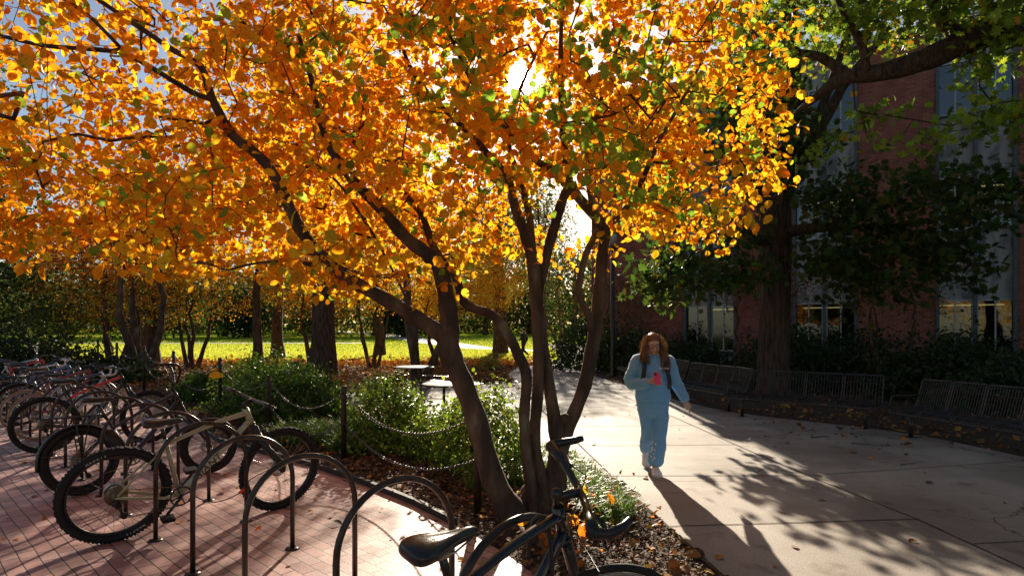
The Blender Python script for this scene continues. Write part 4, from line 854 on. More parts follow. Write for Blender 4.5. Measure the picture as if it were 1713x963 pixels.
    if bars == 'flat':
        c = top+Vector((.07,0,.03)); ba.tube([L(ht), L(top), L(c)], [.018,.018,.018], 10)
        pts = [c+Vector((-.04,-.37,.028)), c+Vector((-.025,-.22,.022)), c+Vector((0,-.08,0)), c, c+Vector((0,.08,0)), c+Vector((-.025,.22,.022)), c+Vector((-.04,.37,.028))]
        ba.tube([L(p) for p in pts], [.0115,.0115,.0155,.0158,.0155,.0115,.0115], 10)
        for s, pa, pb in ((-1,pts[0],pts[1]),(1,pts[-1],pts[-2])):
            gr = grp[s > 0]
            gr.tube([L(pa), L(pa+(pb-pa)*.85)], .0165, 10)
            pc = pb+(pa-pb)*.05; lv.tube([L(pc), L(pc+Vector((.035,s*.01,-.012))), L(pc+Vector((.055,s*.09,-.02))), L(pc+Vector((.045,s*.15,-.02)))], [.011,.008,.006,.005], 6)
    elif bars == 'ergo':
        c = top+Vector((.09,0,.03)); ba.tube([L(ht), L(top), L(c)], [.019,.019,.018], 10); ba.sphere(tuple(L(top+Vector((0,0,.015)))), .024)
        pts = [c+Vector((-.05,-.28,.03)), c+Vector((-.03,-.17,.028)), c+Vector((0,-.06,0)), c, c+Vector((0,.06,0)), c+Vector((-.03,.17,.028)), c+Vector((-.05,.28,.03))]
        ba.tube([L(Vector(p)) for p in smooth_path(pts, 3)], .0145, 10)
        for s, pa, pb in ((-1,pts[0],pts[1]),(1,pts[-1],pts[-2])):
            gr = grp[s > 0]
            gr.tube([L(pb), L(pb+(pa-pb)*.4), L(pa)], [.016,.019,.026], 10, ell=(1.,1.)); gr.tube([L(pa), L(pa+Vector((.05,s*.012,.012))), L(pa+Vector((.10,0,.035))), L(pa+Vector((.125,-s*.015,.055)))], [.022,.018,.016,.012], 10)
            pc = pb; lv.tube([L(pc), L(pc+Vector((.045,0,-.02))), L(pc+Vector((.06,s*.1,-.03)))], [.012,.008,.006], 6); lv.tube([L(pc+Vector((.03,0,-.01))), L(pc+Vector((.12,0,-.06))), L(pc+Vector((.11,0,-.25))), L(hb+Vector((.06,0,.0)))], .003, 5)
    elif bars == 'cruiser':
        c = top+Vector((.03,0,.05)); ba.tube([L(ht), L(top), L(c)], [.018,.018,.018], 10)
        pts = [c+Vector((-.17,-.35,.20)), c+Vector((-.08,-.33,.21)), c+Vector((-.01,-.29,.19)), c+Vector((.02,-.22,.12)), c+Vector((.01,-.08,.0)), c, c+Vector((.01,.08,0)), c+Vector((.02,.22,.12)), c+Vector((-.01,.29,.19)), c+Vector((-.08,.33,.21)), c+Vector((-.17,.35,.20))]
        ba.tube([L(Vector(p)) for p in smooth_path(pts, 3)], .0125, 10); ba.tube([L(c+Vector((.02,-.2,.1))), L(c+Vector((.03,0,.12))), L(c+Vector((.02,.2,.1)))], .008, 8)
        for s in (-1, 1):
            gr = grp[s > 0]; a_ = c+Vector((-.08,s*.33,.21)); gr.tube([L(a_), L(c+Vector((-.19,s*.352,.20)))], .018, 10); lv.tube([L(a_+Vector((.03,-s*.01,0))), L(a_+Vector((-.02,s*.02,-.04))), L(a_+Vector((-.11,s*.02,-.035)))], [.01,.007,.005], 6)
            lv.tube([L(a_+Vector((.03,-s*.01,-.01))), L(a_+Vector((.07,-s*.1,-.15))), L(hb+Vector((.05,0,.05)))], .0028, 5)
    elif bars == 'drop':
        c = top+Vector((.08,0,.02)); ba.tube([L(ht), L(top), L(c)], [.016,.016,.016], 10)
        for s in (-1, 1):
            pts = [c, c+Vector((0,s*.12,0)), c+Vector((.02,s*.2,0)), c+Vector((.09,s*.21,-.005)), c+Vector((.115,s*.21,-.05)), c+Vector((.09,s*.215,-.115)), c+Vector((.02,s*.22,-.13)), c+Vector((-.03,s*.22,-.13))]
            sm_ = smooth_path(pts, 3); ba.tube([L(Vector(p)) for p in sm_[:7]], .0125, 8); gr = grp[s > 0]; gr.tube([L(Vector(p)) for p in sm_[6:]], .0155, 8)
            lv.tube([L(c+Vector((.09,s*.21,.0))), L(c+Vector((.13,s*.21,.045))), L(c+Vector((.15,s*.21,.0))), L(c+Vector((.12,s*.215,-.09)))], [.013,.013,.006,.004], 6)
    hbar = onst(ba.build('handlebar', gunm)); [g_.build('grip', whitebar if (bars == 'drop' and accent is whitebar) else blk, hbar) for g_ in grp]; lv.build('brake_levers', gunm, hbar)
    # seat post and saddle
    sdir = (cl-bb).normalized(); sp_top = cl+sdir*((seat_h-.05-cl.z)/sdir.z); MB().tube([cl, sp_top], .0145, 12).build('seat_post', gunm, root)
    sb = MB(); rings = []; S0 = Vector((sp_top.x, 0, sp_top.z+.035))
    prof = [(-.135,.004,.010,.0),(-.13,.062,.024,.0),(-.10,.076,.030,.004),(-.055,.070,.030,.004),(.0,.044,.027,.0),(.05,.026,.025,.0),(.10,.021,.022,.0),(.135,.017,.018,-.003),(.148,.006,.008,-.006)]
    for (x, wy, hz_, dz) in prof:
        ring = []
        for k in range(16):
            a = 2*math.pi*k/16; yy = math.cos(a)*wy; zz = math.sin(a)*hz_; zz = zz if zz > 0 else zz*1.0-abs(yy)*.18
            zz -= .010*math.exp(-(yy/.010)**2) if (zz > 0 and -.1 < x < .09) else 0
            ring.append(S0+Vector((x*math.cos(tilt_saddle), yy, zz+dz+x*math.sin(tilt_saddle))))
        rings.append(ring)
    sb.loft(rings); sd2 = bake_mod(sb.build('saddle', saddle, root), ('SUBSURF', dict(levels=1, render_levels=1)))
    rl = MB()
    for s in (-1, 1): rl.tube([S0+Vector((-.10,s*.03,-.015)), S0+Vector((-.05,s*.022,-.036)), S0+Vector((.04,s*.022,-.036)), S0+Vector((.12,s*.008,-.012))], .0038, 6)
    rl.box(tuple(S0+Vector((-.005,0,-.04))), (.05,.05,.014)); rl.build('rails', chrome, sd2)
    # drivetrain on the right side (-y)
    ck = MB(); rx = Matrix.Translation(bb+Vector((0,-.048,0))) @ Matrix.Rotation(R(90), 4, 'X'); ck.lathe([(.070,-.0015),(.082,-.0015),(.082,.0015),(.070,.0015)], 36, rx, True)
    for i in range(4): a = i*math.pi/2+.4; ck.tube([bb+Vector((0,-.05,0)), bb+Vector((.075*math.cos(a),-.05,.075*math.sin(a)))], .006, 6)
    ar = Vector((math.cos(pedal),0,math.sin(pedal)))
    ck.tube([bb+Vector((0,-.065,0)), bb+ar*-.09+Vector((0,-.07,0)), bb+ar*-.17+Vector((0,-.075,0))], [.014,.011,.012], 10); ck.tube([bb+Vector((0,.05,0)), bb+ar*.17+Vector((0,.065,0))], [.014,.011], 10)
    cks = ck.build('crankset', gunm, root)
    for s, sg in ((-1,-1),(1,1)):
        pc = bb+ar*.17*sg+Vector((0,s*.125,0)); pd = MB()
        pd.box(tuple(pc+Vector((0,0,.012))), (.09,.085,.006)); pd.box(tuple(pc+Vector((0,0,-.012))), (.09,.085,.006)); pd.box(tuple(pc+Vector((.043,0,0))), (.006,.085,.02)); pd.box(tuple(pc+Vector((-.043,0,0))), (.006,.085,.02)); pd.cyl(pc-Vector((0,s*.05,0)), pc+Vector((0,s*.04,0)), .006); pd.build('pedal', blk, cks)
    dr = MB(); p0 = ra+Vector((.01,-.05,-.07)); p1 = ra+Vector((.05,-.05,-.155)); dr.tube([ra+Vector((0,-.07,-.01)), ra+Vector((-.02,-.072,-.05)), p0], [.012,.016,.012], 8); dr.tube([p0, p1], [.012,.011], 8)
    for p in (p0, p1): dr.cyl(p+Vector((0,-.008,0)), p+Vector((0,.012,0)), .024, seg=14)
    dr.build('derailleur', blk, root)
    chn = MB(); top_r = ra+Vector((0,-.045,.055)); tf = bb+Vector((0,-.045,.08)); bf = bb+Vector((0,-.045,-.08))
    loop = [top_r, tf, bb+Vector((.06,-.045,.06)), bb+Vector((.082,-.045,0)), bb+Vector((.06,-.045,-.06)), bf, p1+Vector((0,0,-.024)), p1+Vector((-.022,0,0)), p0+Vector((.02,0,0)), p0+Vector((.0,0,.024)), ra+Vector((-.05,-.045,-.02)), ra+Vector((-.04,-.045,.045))]
    dense = []
    for i in range(len(loop)):
        a_, b2 = loop[i], loop[(i+1) % len(loop)]; k = max(1, int((b2-a_).length/.0127))
        for j in range(k): dense.append(a_+(b2-a_)*(j/k))
    nD = len(dense)
    for i in range(nD):
        a_, b2 = dense[i], dense[(i+1) % nD]; m_ = (a_+b2)/2; d = (b2-a_); ang_ = math.atan2(d.z, d.x)
        chn.box(tuple(m_), (d.length*1.0, .0065 if i % 2 else .0035, .008 if i % 2 else .006), M=Matrix.Rotation(-ang_, 4, 'Y'))
    chn.build('drive_chain', rustm, root)
    def fend(c, Rr_, a0, a1, par, nm='mudguard'):
        fb = MB(); n_ = 22; rings = []
        for i in range(n_+1):
            a = a0+(a1-a0)*i/n_; r_ = Rr_+.018; pr_ = []
            for q, (y, dr_) in enumerate(((-.040,-.020),(-.030,-.004),(0,.003),(.030,-.004),(.040,-.020),(.030,-.008),(0,-.001),(-.030,-.008))): pr_.append(Vector(c)+Vector((math.cos(a)*(r_+dr_), y, math.sin(a)*(r_+dr_))))
            rings.append(pr_)
        fb.loft(rings)
        for aa in (a0+.15*(a1-a0), a0+.8*(a1-a0)):
            for s in (-1, 1): fb.tube([Vector(c)+Vector((0,s*.06,0)), Vector(c)+Vector((math.cos(aa)*(Rr_+.012), s*.036, math.sin(aa)*(Rr_+.012)))], .0028, 5)
        return fb.build(nm, gunm, par)
    if fender: fend(ra, Rr, R(190), R(25), root); onst(fend(L(fa), Rf, R(165), R(20), None))
    if rack:
        rk = MB(); zt = Rr*2+.09
        for y in (-.06,0,.06): rk.tube([Vector((-.30,y,zt)), Vector((.18,y,zt))], .009 if y else .006, 8)
        for x in (-.30,-.18,-.06,.06,.18): rk.box((x,0,zt), (.03,.12,.012))
        for s in (-1,1):
            rk.tube([ra+Vector((0,s*.075,.02)), Vector((-.05,s*.07,zt))], .006, 6); rk.tube([ra+Vector((0,s*.075,.02)), Vector((.08,s*.07,zt))], .006, 6)
        rk.tube([Vector((.18,0,zt)), cl+Vector((0,0,.03))], .006, 6); rk.build('rear_rack', blk, root)
    if ebatt:
        eb = MB(); rings = []
        for f_, w_, d_ in ((0,.03,.05),(.06,.045,.085),(.5,.048,.09),(.94,.045,.085),(1,.03,.05)):
            c_ = bb+Vector((-.09,0,.05))+(cl-bb)*f_*.8; rings.append([c_+Vector((math.cos(a)*d_, math.sin(a)*w_, 0)) for a in [2*math.pi*k/16 for k in range(16)]])
        eb.loft(rings); eb.build('battery', blk, root)
    if bottle:
        bd = (hb-bb).normalized(); bn_ = Vector((-bd.z,0,bd.x)); c0 = bb+bd*.16+bn_*.068
        bo = MB(); V_ = [(0,.034),(.01,.037),(.11,.037),(.118,.032),(.126,.037),(.165,.036),(.18,.02),(.205,.016),(.21,.0)]
        bo.tube([c0+bd*a for a, _ in V_], [b2 for _, b2 in V_], 16); bob = bo.build('water_bottle', chrome, root)
        bob['label'] = 'silver insulated bottle in the frame cage'
    if frame_text:
        me = text_mesh(frame_text, .085, .0006, .25); bd = (hb-bb).normalized(); ang_ = math.atan2(bd.z, bd.x)
        # text reads along the down tube on the right (camera) side, lies in the x-z plane facing -y
        o = link('frame_lettering', me, mat('lettering_black', (.02,.02,.02), .4), root); mid_ = bb+bd*.27+Vector((0,-.0315,.012))
        o.location = mid_; o.rotation_euler = Euler((R(90), -ang_, 0), 'XYZ')
    if tyre_text:
        for k, ch in enumerate(tyre_text):
            pass
        me0 = []
        mb = MB()
        for a_c in (R(-66), R(114)):
            for k, ch in enumerate(tyre_text):
                me = text_mesh(ch, .025, .0003); a = a_c-(k-(len(tyre_text)-1)/2)*.072
                rr2 = Rr-tw*.74; M_ = Matrix.Rotation(-(a-R(90))-R(0), 4, 'Y')
                if a_c < 0: M_ = M_ 
                V = [M_ @ Vector((v.co.x, -tw/2-.0004-v.co.z, rr2+v.co.y)) for v in me.vertices]; mb.add(V, [tuple(p.vertices) for p in me.polygons], False)
        mb.build('tyre_lettering', white_m, rw)
    if lock:
        lk = MB(); a0 = bb+Vector((.10,-.06,-.02)); lk.tube([Vector(p) for p in smooth_path([a0, a0+Vector((.12,-.08,-.04)), a0+Vector((.30,-.09,.0)), a0+Vector((.42,-.05,.10)), Vector((fa.x-.02,-.02,Rf+.05))], 4)], .0042, 8); lko = lk.build('cable_lock', gunm, root)
        MB().cyl(a0+Vector((.31,-.09,.005)), a0+Vector((.355,-.085,.035)), .013).build('lock_barrel', red_m, lko); MB().cyl(cl+Vector((-.07,-.05,-.17)), cl+Vector((-.06,-.05,-.225)), .014).build('lock_barrel', red_m, lko)
    return root
olive = paint('olive', (.42,.40,.24), .35); blackp = paint('black', (.012,.012,.014)); redp = paint('red', (.7,.03,.012)); navy = paint('navy', (.03,.04,.09)); silverp = paint('silver', (.45,.45,.46), .3); maroon = paint('maroon', (.25,.015,.02)); bluep = paint('blue', (.05,.12,.3)); whitep = paint('white', (.6,.58,.55)); greyp = paint('grey', (.12,.12,.13))
H43 = R(43)
# the black bicycle at the bottom edge
b8 = make_bike((-.46,1.87,.014), H43, R(9), 'black city bicycle at the bottom edge with swept grips, turned front wheel and glossy saddle', blackp, wb=1.08, Rr=.35, tw=.034, bars='ergo', steer=R(-32), seat_h=.965, head=(.725,.955), cluster=(.25,.76), tilt_saddle=R(3), rimc=chrome, bottle=True)
st_ = MB(); st_.box((.60,-.036,.62), (.045,.002,.06), M=Matrix.Rotation(R(-40), 4, 'Y')); st_.build('label_sticker', white_m, b8)
lk_ = MB().tube([Vector(p) for p in smooth_path([P(884,930,2.24),P(887,890,2.24),P(893,871,2.24),P(905,864,2.24),P(916,878,2.24),P(922,930,2.24),P(925,1000,2.24)], 4)], .0095, 10).build('bike_lock', blk); setp(lk_, 'thick black lock shackle looped over the nearest hoop and the black bicycle', 'lock')
# the olive mountain bicycle
make_bike((-3.03,4.55,.014), R(42.5), R(11), 'olive green mountain bicycle with chunky tyres leaning on the front hoops', olive, wb=1.25, Rr=.375, tw=.058, knob=True, bars='flat', steer=R(8), seat_h=.93, head=(.90,.97), cluster=(.32,.74), rigid=False, lock=True, frame_text='GIANT', tyre_text='MAXXIS', pedal=.9)
make_bike((-4.2,5.83,.014), R(48), R(-7), 'black electric cargo bicycle with rear rack, mudguards and high cruiser handlebar', blackp, wb=1.2, Rr=.335, Rf=.30, tw=.075, bars='cruiser', steer=R(-10), fender=True, rack=True, ebatt=True, seat_h=.93, head=(.86,.95), cluster=(.28,.62), rigid=True)
make_bike((-6.1,7.8,.014), R(40), R(3), 'black mountain bicycle with a bright red top tube behind the cargo bicycle', blackp, accent=redp, wb=1.18, Rr=.372, tw=.055, knob=True, bars='flat', steer=R(15), rigid=False, seat_h=.95, head=(.82,1.0), cluster=(.26,.72))
specs = [((-6.95,8.75), R(44), R(-4), 'road bicycle with navy top tube, silver bottle and white drop bars', dict(frame=silverp, accent=whitebar, ttm=navy, wb=1.0, Rr=.34, tw=.028, bars='drop', bottle=True, tire=gum, rimc=chrome)),
 ((-7.6,9.35), R(47), R(4), 'maroon touring bicycle with tan tyres in the left crowd', dict(frame=maroon, wb=1.02, Rr=.34, tw=.03, bars='drop', tire=gum, rimc=chrome)),
 ((-8.3,10.1), R(40), R(-3), 'grey commuter bicycle with brown saddle in the left crowd', dict(frame=greyp, wb=1.05, Rr=.35, tw=.035, bars='flat', saddle=brownm, fender=True)),
 ((-8.85,10.6), R(45), R(5), 'blue hybrid bicycle with rear rack in the left crowd', dict(frame=bluep, wb=1.06, Rr=.35, tw=.038, bars='flat', rack=True)),
 ((-9.6,11.3), R(42), R(-5), 'silver road bicycle with white drop bars in the left crowd', dict(frame=silverp, accent=whitebar, wb=1.0, Rr=.34, tw=.028, bars='drop', rimc=chrome)),
 ((-10.2,12.0), R(46), R(3), 'black mountain bicycle third from the far end', dict(frame=blackp, wb=1.14, Rr=.36, tw=.05, bars='flat')),
 ((-10.9,12.6), R(41), R(-3), 'red bicycle second from the far end', dict(frame=redp, wb=1.05, Rr=.35, tw=.035, bars='flat', fender=True)),
 ((-11.6,13.3), R(44), R(4), 'white cruiser bicycle at the far end of the row', dict(frame=whitep, wb=1.08, Rr=.34, tw=.045, bars='cruiser'))]
for (x, y), hd, ln_, lab, kw in specs:
    make_bike((x, y, .014), hd, ln_, lab, **kw)

# ------------------------------------------------------------------ metal benches
bm_iron = noisy('bench_iron', (.014,.013,.012), (.026,.023,.021), 25, .36, .1, 70, spec=.7, dist=.002)
prof = [Vector(p) for p in smooth_path([(-.02,.0,.36),(0,0,.41),(.05,0,.435),(.14,0,.425),(.28,0,.405),(.40,0,.40),(.46,0,.43),(.50,0,.52),(.545,0,.66),(.59,0,.80),(.615,0,.86)], 2)]
def bench(a, b_, n, label, proto={}):
    a = Vector((*a, 0)); b_ = Vector((*b_, 0)); d = (b_-a); L = d.length; ang = math.atan2(d.y, d.x)-R(90)
    # local: x = depth away from the path, y runs along the bench from the far end to the near end
    r = empty('bench', a, (0,0,ang), label=label, cat='bench', group='black wire benches curving round the shaded path edge'); wseg = L/n
    for k in range(n):
        y0 = k*wseg+.018; y1 = (k+1)*wseg-.018
        fm = MB(); side = [[Vector((-p.x if False else p.x, y, p.z)) for p in prof] for y in (y0, y1)]
        fm.tube(side[0]+list(reversed(side[1])), .0145, 8, closed=True)
        fr2 = fm.build('seat_frame', bm_iron, r)
        wr = MB(); nw = 12
        for i in range(1, nw):
            y = y0+(y1-y0)*i/nw; wr.tube([Vector((p.x, y, p.z)) for p in prof], .0062, 5, cap=False)
        for j in (3, 8, 12, 17): wr.tube([Vector((prof[j].x, y0, prof[j].z-.005)), Vector((prof[j].x, y1, prof[j].z-.005))], .005, 5)
        wr.build('wire_grid', bm_iron, fr2)
    for y in (.35*wseg, L-.35*wseg) if n > 2 else (L*.2, L*.8):
        lg = MB(); lg.tube([(.2,y,-.02),(.2,y,.39)], .03, 12); lg.tube([(.02,y,.39),(.2,y,.385),(.42,y,.385),(.50,y,.45)], .014, 8); lg.box((.2,y,.012), (.16,.12,.012)); lg.build('leg', bm_iron, r)
    br_ = MB(); br_.tube([(.2,.02,.39),(.2,L-.02,.39)], .017, 8); br_.build('beam', bm_iron, r)
    for y in (.02, L-.02):
        am_ = MB(); am_.tube([Vector(p) for p in smooth_path([(.0,y,.42),(.0,y,.56),(.06,y,.62),(.3,y,.62),(.53,y,.62)], 3)], .011, 8); am_.build('armrest', bm_iron, r)
    return r
def wall_dir(a, b_): return a, b_
bench((5.82,9.6),(4.0,11.2), 4, 'four seat wire bench with back to the oak trunk, in the middle of the row') if False else None
def bench2(far, near, n, label): return bench(near, far, n, label)
# heading: moving along +y local must leave depth (+x local) pointing away from the path, so run from near to far
bench2((4.0,11.15),(5.8,9.5), 4, 'four seat wire bench right in front of the oak trunk')
bench2((5.78,9.15),(6.25,7.15), 4, 'wire bench at the right frame edge with backs in deep shade')
bench2((5.9,6.9),(6.0,4.7), 4, 'nearest wire bench, only its curved armrest reaching into the right frame edge')
bench2((3.62,13.9),(4.15,11.6), 4, 'wire bench catching light just behind the walking woman')
bench2((3.55,16.9),(3.72,14.5), 4, 'dark wire bench beyond the woman shoulder before the windows')
bench2((3.45,19.6),(3.5,18.2), 2, 'small far wire bench next to the lamp post')

# ------------------------------------------------------------------ picnic tables
def arc(r, a0, a1, z, n=12): return [Vector((r*math.cos(a0+(a1-a0)*i/n), r*math.sin(a0+(a1-a0)*i/n), z)) for i in range(n+1)]
top_m = noisy('table_top_coating', (.05,.05,.052), (.09,.09,.09), 12, .6, .1, 60)
def picnic(loc, rot, label):
    r = empty('picnic_table', loc, (0,0,rot), label=label, cat='picnic table', group='round metal picnic tables on the patio')
    MB().lathe([(0,.735),(.47,.735),(.485,.728),(.485,.708),(.47,.70),(0,.712)], 40).build('table_top', top_m, r)
    lg = MB()
    for k in range(4):
        a = k*math.pi/2+.4; c, s = math.cos(a), math.sin(a); lg.tube([(.17*c,.17*s,.71),(.17*c,.17*s,.0)], .022, 8)
    lg.tube(arc(.17, 0, 2*math.pi*.99, .3, 16), .014, 6); lg.build('legs', iron, r)
    for k in range(3):
        a = k*2*math.pi/3; a0, a1 = a-.42, a+.42; st_ = MB(); inner = arc(.74, a0, a1, .45); outer = arc(1.02, a0, a1, .45); ringp = inner+list(reversed(outer))
        st_.tube(ringp, .014, 8, closed=True)
        for q in range(1, 14):
            f = q/14; aa = a0+(a1-a0)*f; st_.tube([(.74*math.cos(aa),.74*math.sin(aa),.452),(1.02*math.cos(aa),1.02*math.sin(aa),.452)], .005, 4)
        for rr_ in (.79,.84,.89,.94,.98): st_.tube(arc(rr_, a0, a1, .45, 8), .006, 4)
        sb_ = st_.build('seat', iron, r)
        ar_ = MB(); c, s = math.cos(a), math.sin(a); ar_.tube([Vector(p) for p in smooth_path([(.17*c,.17*s,.18),(.45*c,.45*s,.15),(.72*c,.72*s,.2),(.86*c,.86*s,.32),(.88*c,.88*s,.44)], 3)], .02, 8); ar_.build('seat_arm', iron, r)
    return r
picnic((-1.0,9.85,.01), R(-60), 'nearer round black picnic table just behind the boxwoods')
picnic((-2.36,14.4,.01), R(180), 'farther round black picnic table before the leafy bed')

# ------------------------------------------------------------------ lamp post
lp = empty('lamp_post', (3.5,20.8,0), label='tall thin dark lamp post at the narrowing of the path', cat='lamp post')
MB().lathe([(0,0),(.13,0),(.13,.05),(.10,.12),(.085,.2),(.075,.9),(.065,4.4),(0,4.4)], 16).build('pole', steel, lp)
MB().lathe([(0,4.4),(.08,4.4),(.14,4.47),(.16,4.5),(0,4.52)], 20).build('collar', steel, lp)
MB().lathe([(.10,4.52),(.18,4.95),(.17,4.97),(.09,4.53)], 20, None, True).build('lantern_glass', mat('lantern_glass_material', (.5,.5,.45), .2), lp)
MB().lathe([(.22,4.96),(.21,5.0),(.10,5.12),(.02,5.18),(0,5.22)], 20).build('lamp_cap', steel, lp)
# ------------------------------------------------------------------ people
skin_m = noisy('skin', (.54,.34,.26), (.60,.39,.30), 12, .55, .05, 60, dist=.002)
hair_m = noisy('brown_hair', (.12,.068,.036), (.26,.155,.085), 30, .42, .8, 70, stretch=(1,1,.08), dist=.006)
T = hair_m.node_tree; tr_ = N(hair_m, 'ShaderNodeBsdfTranslucent'); tr_.inputs[0].default_value = (.85,.58,.30,1); mx = N(hair_m, 'ShaderNodeMixShader'); mx.inputs[0].default_value = .35
T.links.new(T.nodes['Principled BSDF'].outputs[0], mx.inputs[1]); T.links.new(tr_.outputs[0], mx.inputs[2]); T.links.new(mx.outputs[0], T.nodes['Material Output'].inputs[0])
fleece = noisy('sky_blue_fleece', (.17,.40,.68), (.21,.45,.74), 5, .9, .5, 26, dist=.012, spec=.2)
_b = fleece.node_tree.nodes['Principled BSDF']; _b.inputs['Sheen Weight'].default_value = .5; _b.inputs['Sheen Roughness'].default_value = .4
shoe_m = noisy('white_shoe', (.78,.78,.80), (.85,.85,.85), 10, .6, .2, 40); sole_m = mat('shoe_sole', (.7,.68,.64), .6)
pack_m = noisy('black_nylon', (.02,.02,.024), (.035,.035,.04), 10, .7, .3, 80)
def ring(c, rx, ry, n=20, yaw=0, tilt=None, pw=1.):
    out = []; c = Vector(c); Mx = Matrix.Rotation(yaw, 3, 'Z')
    if tilt is not None: Mx = Vector((0,0,1)).rotation_difference(Vector(tilt).normalized()).to_matrix() @ Mx
    for k in range(n):
        a = 2*math.pi*k/n; ca, sa = math.cos(a), math.sin(a); out.append(c+Mx @ Vector((rx*math.copysign(abs(ca)**pw, ca), ry*math.copysign(abs(sa)**pw, sa), 0)))
    return out
def limb(mb, pts, rad, seg=14, sub=4, ell=None):
    W = smooth_path([(*p, r) for p, r in zip(pts, rad)], sub); mb.tube([w_[:3] for w_ in W], [w_[3] for w_ in W], seg, ell=ell)
def hand(mb, wrist, d, up, side, curl=.5, s=1.):
    """wrist point, d direction of the palm, up = back of the hand, side=+1 thumb on d x up"""
    d = Vector(d).normalized(); up = (Vector(up)-d*Vector(up).dot(d)).normalized(); lat = d.cross(up)*side; w0 = Vector(wrist)
    V = [w0, w0+d*.03*s, w0+d*.07*s, w0+d*.088*s]; mb.tube(V, [.024*s,.036*s,.040*s,.036*s], 12, ell=None)
    mb2 = []
    for k, (off, ln) in enumerate(((.030,.068),(.010,.076),(-.011,.070),(-.030,.054))):
        b_ = w0+d*.080*s+lat*off*s; p = b_; dd = d.copy(); pts = [w0+d*.05*s+lat*off*.7*s, b_]
        for j, f in enumerate((.45,.3,.25)):
            dd = (dd-up*(curl*(.55+.5*j))).normalized(); p = p+dd*ln*f*s; pts.append(p)
        mb.tube(pts, [.009*s,.0092*s,.0086*s,.0078*s,.006*s], 8)
    th = [w0+d*.025*s+lat*.02*s, w0+d*.05*s+lat*.045*s-up*.01*s, w0+d*.078*s+lat*.055*s-up*.022*s, w0+d*.10*s+lat*.045*s-up*.035*s]; mb.tube(th, [.013*s,.0115*s,.010*s,.0075*s], 8)
def remesh(o, vox, sm=4, fac=.5): return bake_mod(o, ('REMESH', dict(mode='VOXEL', voxel_size=vox, use_smooth_shade=True)), ('SMOOTH', dict(iterations=sm, factor=fac)))

wo = empty('person', (1.60,6.80,.012), label='woman in pale blue sweatshirt and sweatpants walking while looking at a pink phone', cat='person')
HN = Vector((-.01,-.055,1.455))    # head centre
body = MB()
# torso + neck
body.loft([ring((0,0,.80),.13,.10), ring((0,.005,.88),.155,.115), ring((0,.01,1.0),.135,.105), ring((0,.01,1.12),.145,.115), ring((0,.012,1.22),.155,.11), ring((0,.012,1.28),.12,.085), ring((0,.0,1.32),.062,.06), ring((-.002,-.015,1.37),.05,.055), ring((-.005,-.03,1.41),.05,.055)])
# head with face, pitched down
HR = Matrix.Rotation(R(20), 3, 'X') @ Matrix.Rotation(R(-4), 3, 'Y')
def hp(x, y, z): return HN+HR @ Vector((x, y, z))
rgs = []
for z, rx, ryf, ryb in ((-.108,.022,.030,.02),(-.098,.038,.055,.045),(-.075,.052,.072,.065),(-.04,.062,.082,.085),(0,.069,.086,.098),(.04,.071,.084,.102),(.075,.062,.072,.092),(.10,.042,.05,.066),(.113,.018,.022,.03)):
    rgs.append([hp(rx*math.cos(a), (-ryf if math.sin(a) < 0 else ryb)*abs(math.sin(a)), z) for a in [2*math.pi*k/24 for k in range(24)]])
body.loft(rgs)
body.tube([hp(0,-.084,.022), hp(0,-.094,.0), hp(0,-.106,-.022), hp(0,-.088,-.03)], [.007,.009,.0125,.006], 10)   # nose
body.sphere(tuple(hp(0,-.080,-.055)), (.024,.010,.006)); body.sphere(tuple(hp(0,-.080,-.066)), (.020,.010,.006)); body.sphere(tuple(hp(0,-.07,-.092)), (.022,.018,.014))
for s_ in (-1,1): body.sphere(tuple(hp(s_*.072,.008,-.005)), (.008,.018,.028)); body.sphere(tuple(hp(s_*.034,-.068,-.028)), (.024,.016,.02)); body.tube([hp(s_*.012,-.084,.030), hp(s_*.03,-.085,.036), hp(s_*.05,-.073,.030)], .005, 6)
# arms
SR, ER, WR = (-.165,.01,1.255), (-.235,.045,1.01), (-.085,-.235,1.045)
SL, EL, WL = (.165,.01,1.255), (.275,.05,1.02), (.372,-.005,.80)
limb(body, [(-.08,.01,1.26),SR,ER,WR], [.05,.052,.040,.026]); limb(body, [(.08,.01,1.26),SL,EL,WL], [.05,.052,.040,.026])
hand(body, WR, (.85,-.25,.28), (-.15,-.85,.35), 1, .55, .95); hand(body, WL, (.42,-.12,-.9), (.8,-.1,.4), -1, .22, .95)
# legs
HRt, KR, AR = (-.080,.0,.84), (-.040,.02,.45), (-.010,.34,.20)
HLt, KL, AL = (.085,.0,.84), (.055,-.07,.46), (.005,-.10,.09)
limb(body, [HRt,KR,AR], [.092,.058,.038]); limb(body, [HLt,KL,AL], [.092,.058,.038])
limb(body, [AL,(.0,-.16,.05),(-.005,-.24,.035)], [.036,.034,.025]); limb(body, [AR,(-.010,.30,.12),(-.012,.22,.035)], [.036,.034,.025])
bo = body.build('body', skin_m, wo); remesh(bo, .0045, 3)
